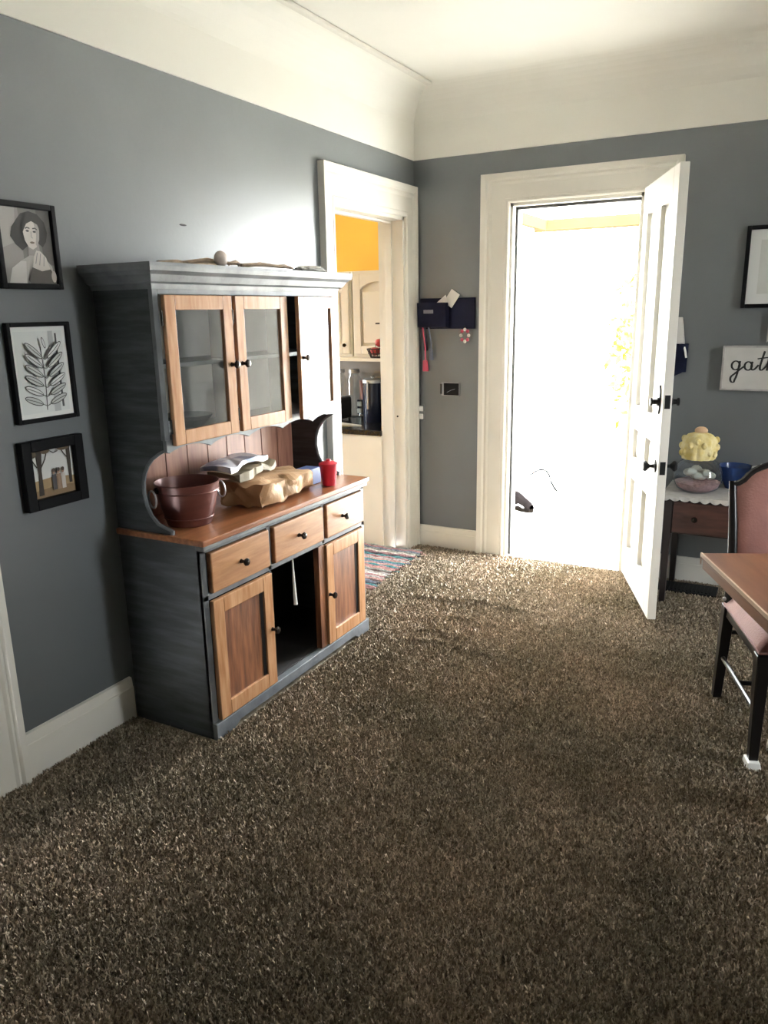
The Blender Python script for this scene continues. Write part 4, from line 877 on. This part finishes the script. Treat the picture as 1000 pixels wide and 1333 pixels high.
rr = random.Random(8)
for k in range(9):
    a = k*2.4; q = 0.055*math.sqrt((k+0.5)/9); MB().ball((JX+q*math.cos(a), JY+q*math.sin(a)-0.012, JZ+0.072+0.004*k % 0.03), (0.024, 0.020, 0.016), 12, 8, lambda d: 1+0.12*math.sin(8*math.atan2(d.y, d.x))).build('shell', mat('jar_shell', (0.62, 0.57, 0.44), 0.5) if k == 0 else bpy.data.materials['jar_shell'], t, smooth=True)
YEL = mat('yellow_knit', (0.62, 0.48, 0.16), 0.8, col2=(0.75, 0.66, 0.38), scale=22, bump=0.4, bscale=50)
cap = MB().lathe([(0.068, JZ+0.150), (0.072, JZ+0.165), (0.075, JZ+0.20), (0.070, JZ+0.235), (0.05, JZ+0.258), (0.022, JZ+0.268), (0, JZ+0.27)], (JX-0.005, JY, 0), 40, wob=lambda a, j: 1+0.05*math.sin(13*a)).build('ruffled_lid', YEL, t, smooth=True)
mb = MB()
for k in range(16):
    a = 2*PI*k/16; mb.ball((JX-0.005+0.073*math.cos(a), JY+0.073*math.sin(a), JZ+0.205+0.03*math.sin(3*a)), (0.013, 0.013, 0.016), 8, 6)
mb.build('ruffle_edge', YEL, cap, smooth=True)
MB().ball((JX-0.002, JY, JZ+0.275), (0.028, 0.024, 0.018), 12, 8).build('lid_bow', mat('peach_bow', (0.60, 0.40, 0.25), 0.8), cap, smooth=True)
for o_ in [c for c in t.children_recursive]:
    o_.data.transform(Matrix.Scale(S_, 4))
t = thing('mixing_bowl', 'deep blue bowl behind the glass jar', 'bowl', (1.96, -0.115, JZ))
MB().lathe([(0.0, JZ+0.001), (0.040, JZ), (0.044, JZ+0.01), (0.070, JZ+0.06), (0.086, JZ+0.118), (0.088, JZ+0.124), (0.083, JZ+0.122), (0.062, JZ+0.06), (0.036, JZ+0.016), (0, JZ+0.014)], (1.96, -0.115, 0), 32).build('body', mat('blue_glaze', (0.010, 0.035, 0.14), 0.25), t, smooth=True)
t = thing('glass_jar', 'grey glass jar with a pale lid behind the chair back', 'jar', (2.10, -0.20, JZ))
MB().lathe([(0.055, JZ), (0.070, JZ+0.02), (0.072, JZ+0.10), (0.050, JZ+0.12)], (2.10, -0.20, 0), 24).build('jar_body', CLEAR, t, smooth=True)
MB().lathe([(0.054, JZ+0.12), (0.054, JZ+0.138), (0.014, JZ+0.142), (0.014, JZ+0.155), (0, JZ+0.157)], (2.10, -0.20, 0), 24).build('lid', mat('pale_jar_lid', (0.48, 0.50, 0.48), 0.4), t, smooth=True)
t = thing('floor_register', 'dark metal floor register beside the console table', 'vent', (1.80, -0.17, 0))
box(1.62, 1.935, -0.235, -0.075, 0.001, 0.016).build('frame', IRON, t, bevel=0.002)
for k in range(14): box(1.64+0.02*k, 1.648+0.02*k, -0.215, -0.095, 0.016, 0.020).build('slat', IRON, t)

# ---------------------------------------------------------------- dining table and chair
ang = math.radians(24)
TT = mat('brown_table_top', (0.13, 0.050, 0.024), 0.32, col2=(0.21, 0.088, 0.042), scale=3, stretch=(7, 0.7, 7))
t = thing('dining_table', 'brown wooden dining table with a painted edge highlight', 'table', (1.994, -1.885, 0), ang, local=True)
TL, TWd, TZ = 1.50, 0.95, 0.75
MB().box(0, TWd, -TL, 0, TZ-0.022, TZ).build('table_top', TT, t, bevel=0.004, local=True)
mb = MB(); mb.box(-0.002, 0.004, -TL, 0.002, TZ-0.012, TZ+0.0005); mb.box(-0.002, 0.002, -0.002, 0.002, TZ-0.04, TZ); mb.build('edge_highlight', mat('edge_highlight_paint', (0.55, 0.42, 0.32), 0.3), t, local=True)  # pale strip painted in as the highlight along the table edge
mb = MB(); mb.box(0.004, 0.024, -TL+0.01, -0.01, TZ-0.052, TZ-0.022); mb.box(TWd-0.024, TWd-0.004, -TL+0.01, -0.01, TZ-0.052, TZ-0.022); mb.box(0.024, TWd-0.024, -0.03, -0.01, TZ-0.052, TZ-0.022); mb.box(0.024, TWd-0.024, -TL+0.01, -TL+0.03, TZ-0.052, TZ-0.022)
mb.build('apron', TT, t, local=True)
for k, y in enumerate((-0.42, -TL+0.42)):
    MB().lathe([(0.06, 0.10), (0.05, 0.14), (0.035, 0.20), (0.045, 0.34), (0.03, 0.50), (0.05, 0.62), (0.06, TZ-0.03)], (TWd/2, y, 0), 20).build('pedestal', BLACK, t, smooth=True, local=True)
    MB().tube([(TWd/2-0.30, y, 0.045), (TWd/2-0.2, y, 0.085), (TWd/2, y, 0.115), (TWd/2+0.2, y, 0.085), (TWd/2+0.30, y, 0.045)], [0.022, 0.026, 0.032, 0.026, 0.022], 10).build('pedestal_foot', BLACK, t, smooth=True, local=True)
    for sx in (-1, 1): MB().taper((TWd/2+0.31*sx, y, 0.004), (0.035, 0.03), (TWd/2+0.30*sx, y, 0.040), (0.03, 0.025)).build('slider_pad', PLASTIC, t, bevel=0.004, local=True)

cang = math.radians(19)
ch = thing('dining_chair', 'black wooden dining chair with pink upholstered seat and back', 'chair', (2.352, -1.592, 0), cang, local=True)
# chair local frame: x across (0 = middle), -y towards the table (front), +y back
CW = 0.225
BLKW = mat('black_chair_lacquer', (0.006, 0.005, 0.005), 0.3, spec=0.3)
ROSE = mat('rose_upholstery', (0.27, 0.118, 0.098), 0.7, var=0.10, scale=10, bump=0.15, bscale=120, sheen=0.2)
for s in (-1, 1):
    x = s*CW
    MB().taper((x, 0.255, 0.012), (0.016, 0.017), (x, 0.205, 0.43), (0.021, 0.024)).build('rear_leg', BLKW, ch, bevel=0.003, local=True)
    MB().taper((x-0.002*s, -0.235, 0.024), (0.015, 0.015), (x, -0.225, 0.42), (0.023, 0.023)).build('front_leg', BLKW, ch, bevel=0.003, local=True)
    MB().tube([(x, 0.205, 0.42), (x, 0.215, 0.58), (x*1.02, 0.24, 0.74), (x*1.04, 0.285, 0.905)], [0.020, 0.018, 0.016, 0.013], 10).build('back_post', BLKW, ch, smooth=True, local=True)
    MB().tube([(x, 0.232, 0.20), (x, -0.232, 0.20)], 0.009, 8).build('side_stretcher', BLKW, ch, smooth=True, local=True)
    MB().taper((x, -0.240, 0.0), (0.024, 0.034), (x, -0.238, 0.030), (0.020, 0.028)).build('glide', PLASTIC, ch, bevel=0.003, local=True)
    box(x-0.012, x+0.012, -0.225, 0.205, 0.385, 0.432).build('seat_rail', BLKW, ch, bevel=0.003, local=True)
box(-CW, CW, -0.238, -0.214, 0.385, 0.432).build('seat_rail', BLKW, ch, bevel=0.003, local=True)
box(-CW, CW, 0.19, 0.214, 0.385, 0.432).build('seat_rail', BLKW, ch, bevel=0.003, local=True)
MB().tube([(-CW, 0.0, 0.20), (CW, 0.0, 0.20)], 0.009, 8).build('cross_stretcher', BLKW, ch, smooth=True, local=True)
MB().tube([(-CW, 0.24, 0.30), (CW, 0.24, 0.30)], 0.009, 8).build('cross_stretcher', BLKW, ch, smooth=True, local=True)
def seatf(d):
    return 1.0
mb = MB(); n1 = 20
def pad(a, b, c, e, z0, zt, z_edge):
    def fn(u, v):
        p, q = 2*u-1, 2*v-1; k = (1-abs(p)**3.5)*(1-abs(q)**3.5)
        return (a+(b-a)*u, c+(e-c)*v, z_edge+(zt-z_edge)*max(k, 0)**0.5)
    return fn
mb.grid(pad(-CW-0.022, CW+0.022, -0.255, 0.20, 0.43, 0.520, 0.440), n1, n1)
mb.box(-CW-0.022, CW+0.022, -0.255, 0.20, 0.430, 0.437)
mb.build('seat', ROSE, ch, smooth=True, local=True)
# back: curved crest rail and upholstered panel that follow the posts
def yb(z): return 0.212 + 0.0*z if z < 0.5 else 0.212+0.075*((z-0.5)/0.42)**1.6
def ztop(x): q = abs(x)/CW; return 0.905+0.075*(1-q**2.2)-(0.018*math.exp(-((q-0.9)/0.12)**2))
def backf(sgn):
    def fn(u, v):
        x = -CW*0.97+2*CW*0.97*u; z = 0.54+(ztop(x)-0.012-0.54)*v; k = max(0, (1-abs(2*u-1)**6)*(1-abs(2*v-1)**6))**0.5
        return (x, yb(z)+sgn*(0.004+0.018*k), z)
    return fn
mb = MB().grid(backf(-1), 20, 20); o2 = MB().grid(backf(1), 20, 20); o2.f = [f[::-1] for f in o2.f]; mb.add(o2.v, o2.f)
mb.build('back_pad', ROSE, ch, smooth=True, local=True)
MB().tube([(x, yb(ztop(x)), ztop(x)) for x in np.linspace(-CW*1.04, CW*1.04, 25)], 0.012, 8).build('crest_rail', BLKW, ch, smooth=True, local=True)
MB().tube([(-CW, yb(0.54), 0.535), (CW, yb(0.54), 0.535)], 0.011, 8).build('lower_back_rail', BLKW, ch, smooth=True, local=True)

tag(MB().taper((2.285, -1.745, 0.0), (0.030, 0.022), (2.285, -1.745, 0.032), (0.026, 0.018)).build('furniture_slider', PLASTIC, bevel=0.003), 'white plastic furniture slider lying on the carpet under the chair', 'slider')

MB().ball((-CW-0.020, 0.200, 0.455), (0.008, 0.008, 0.008), 10, 6).build('bolt', STEEL, ch, smooth=True, local=True)
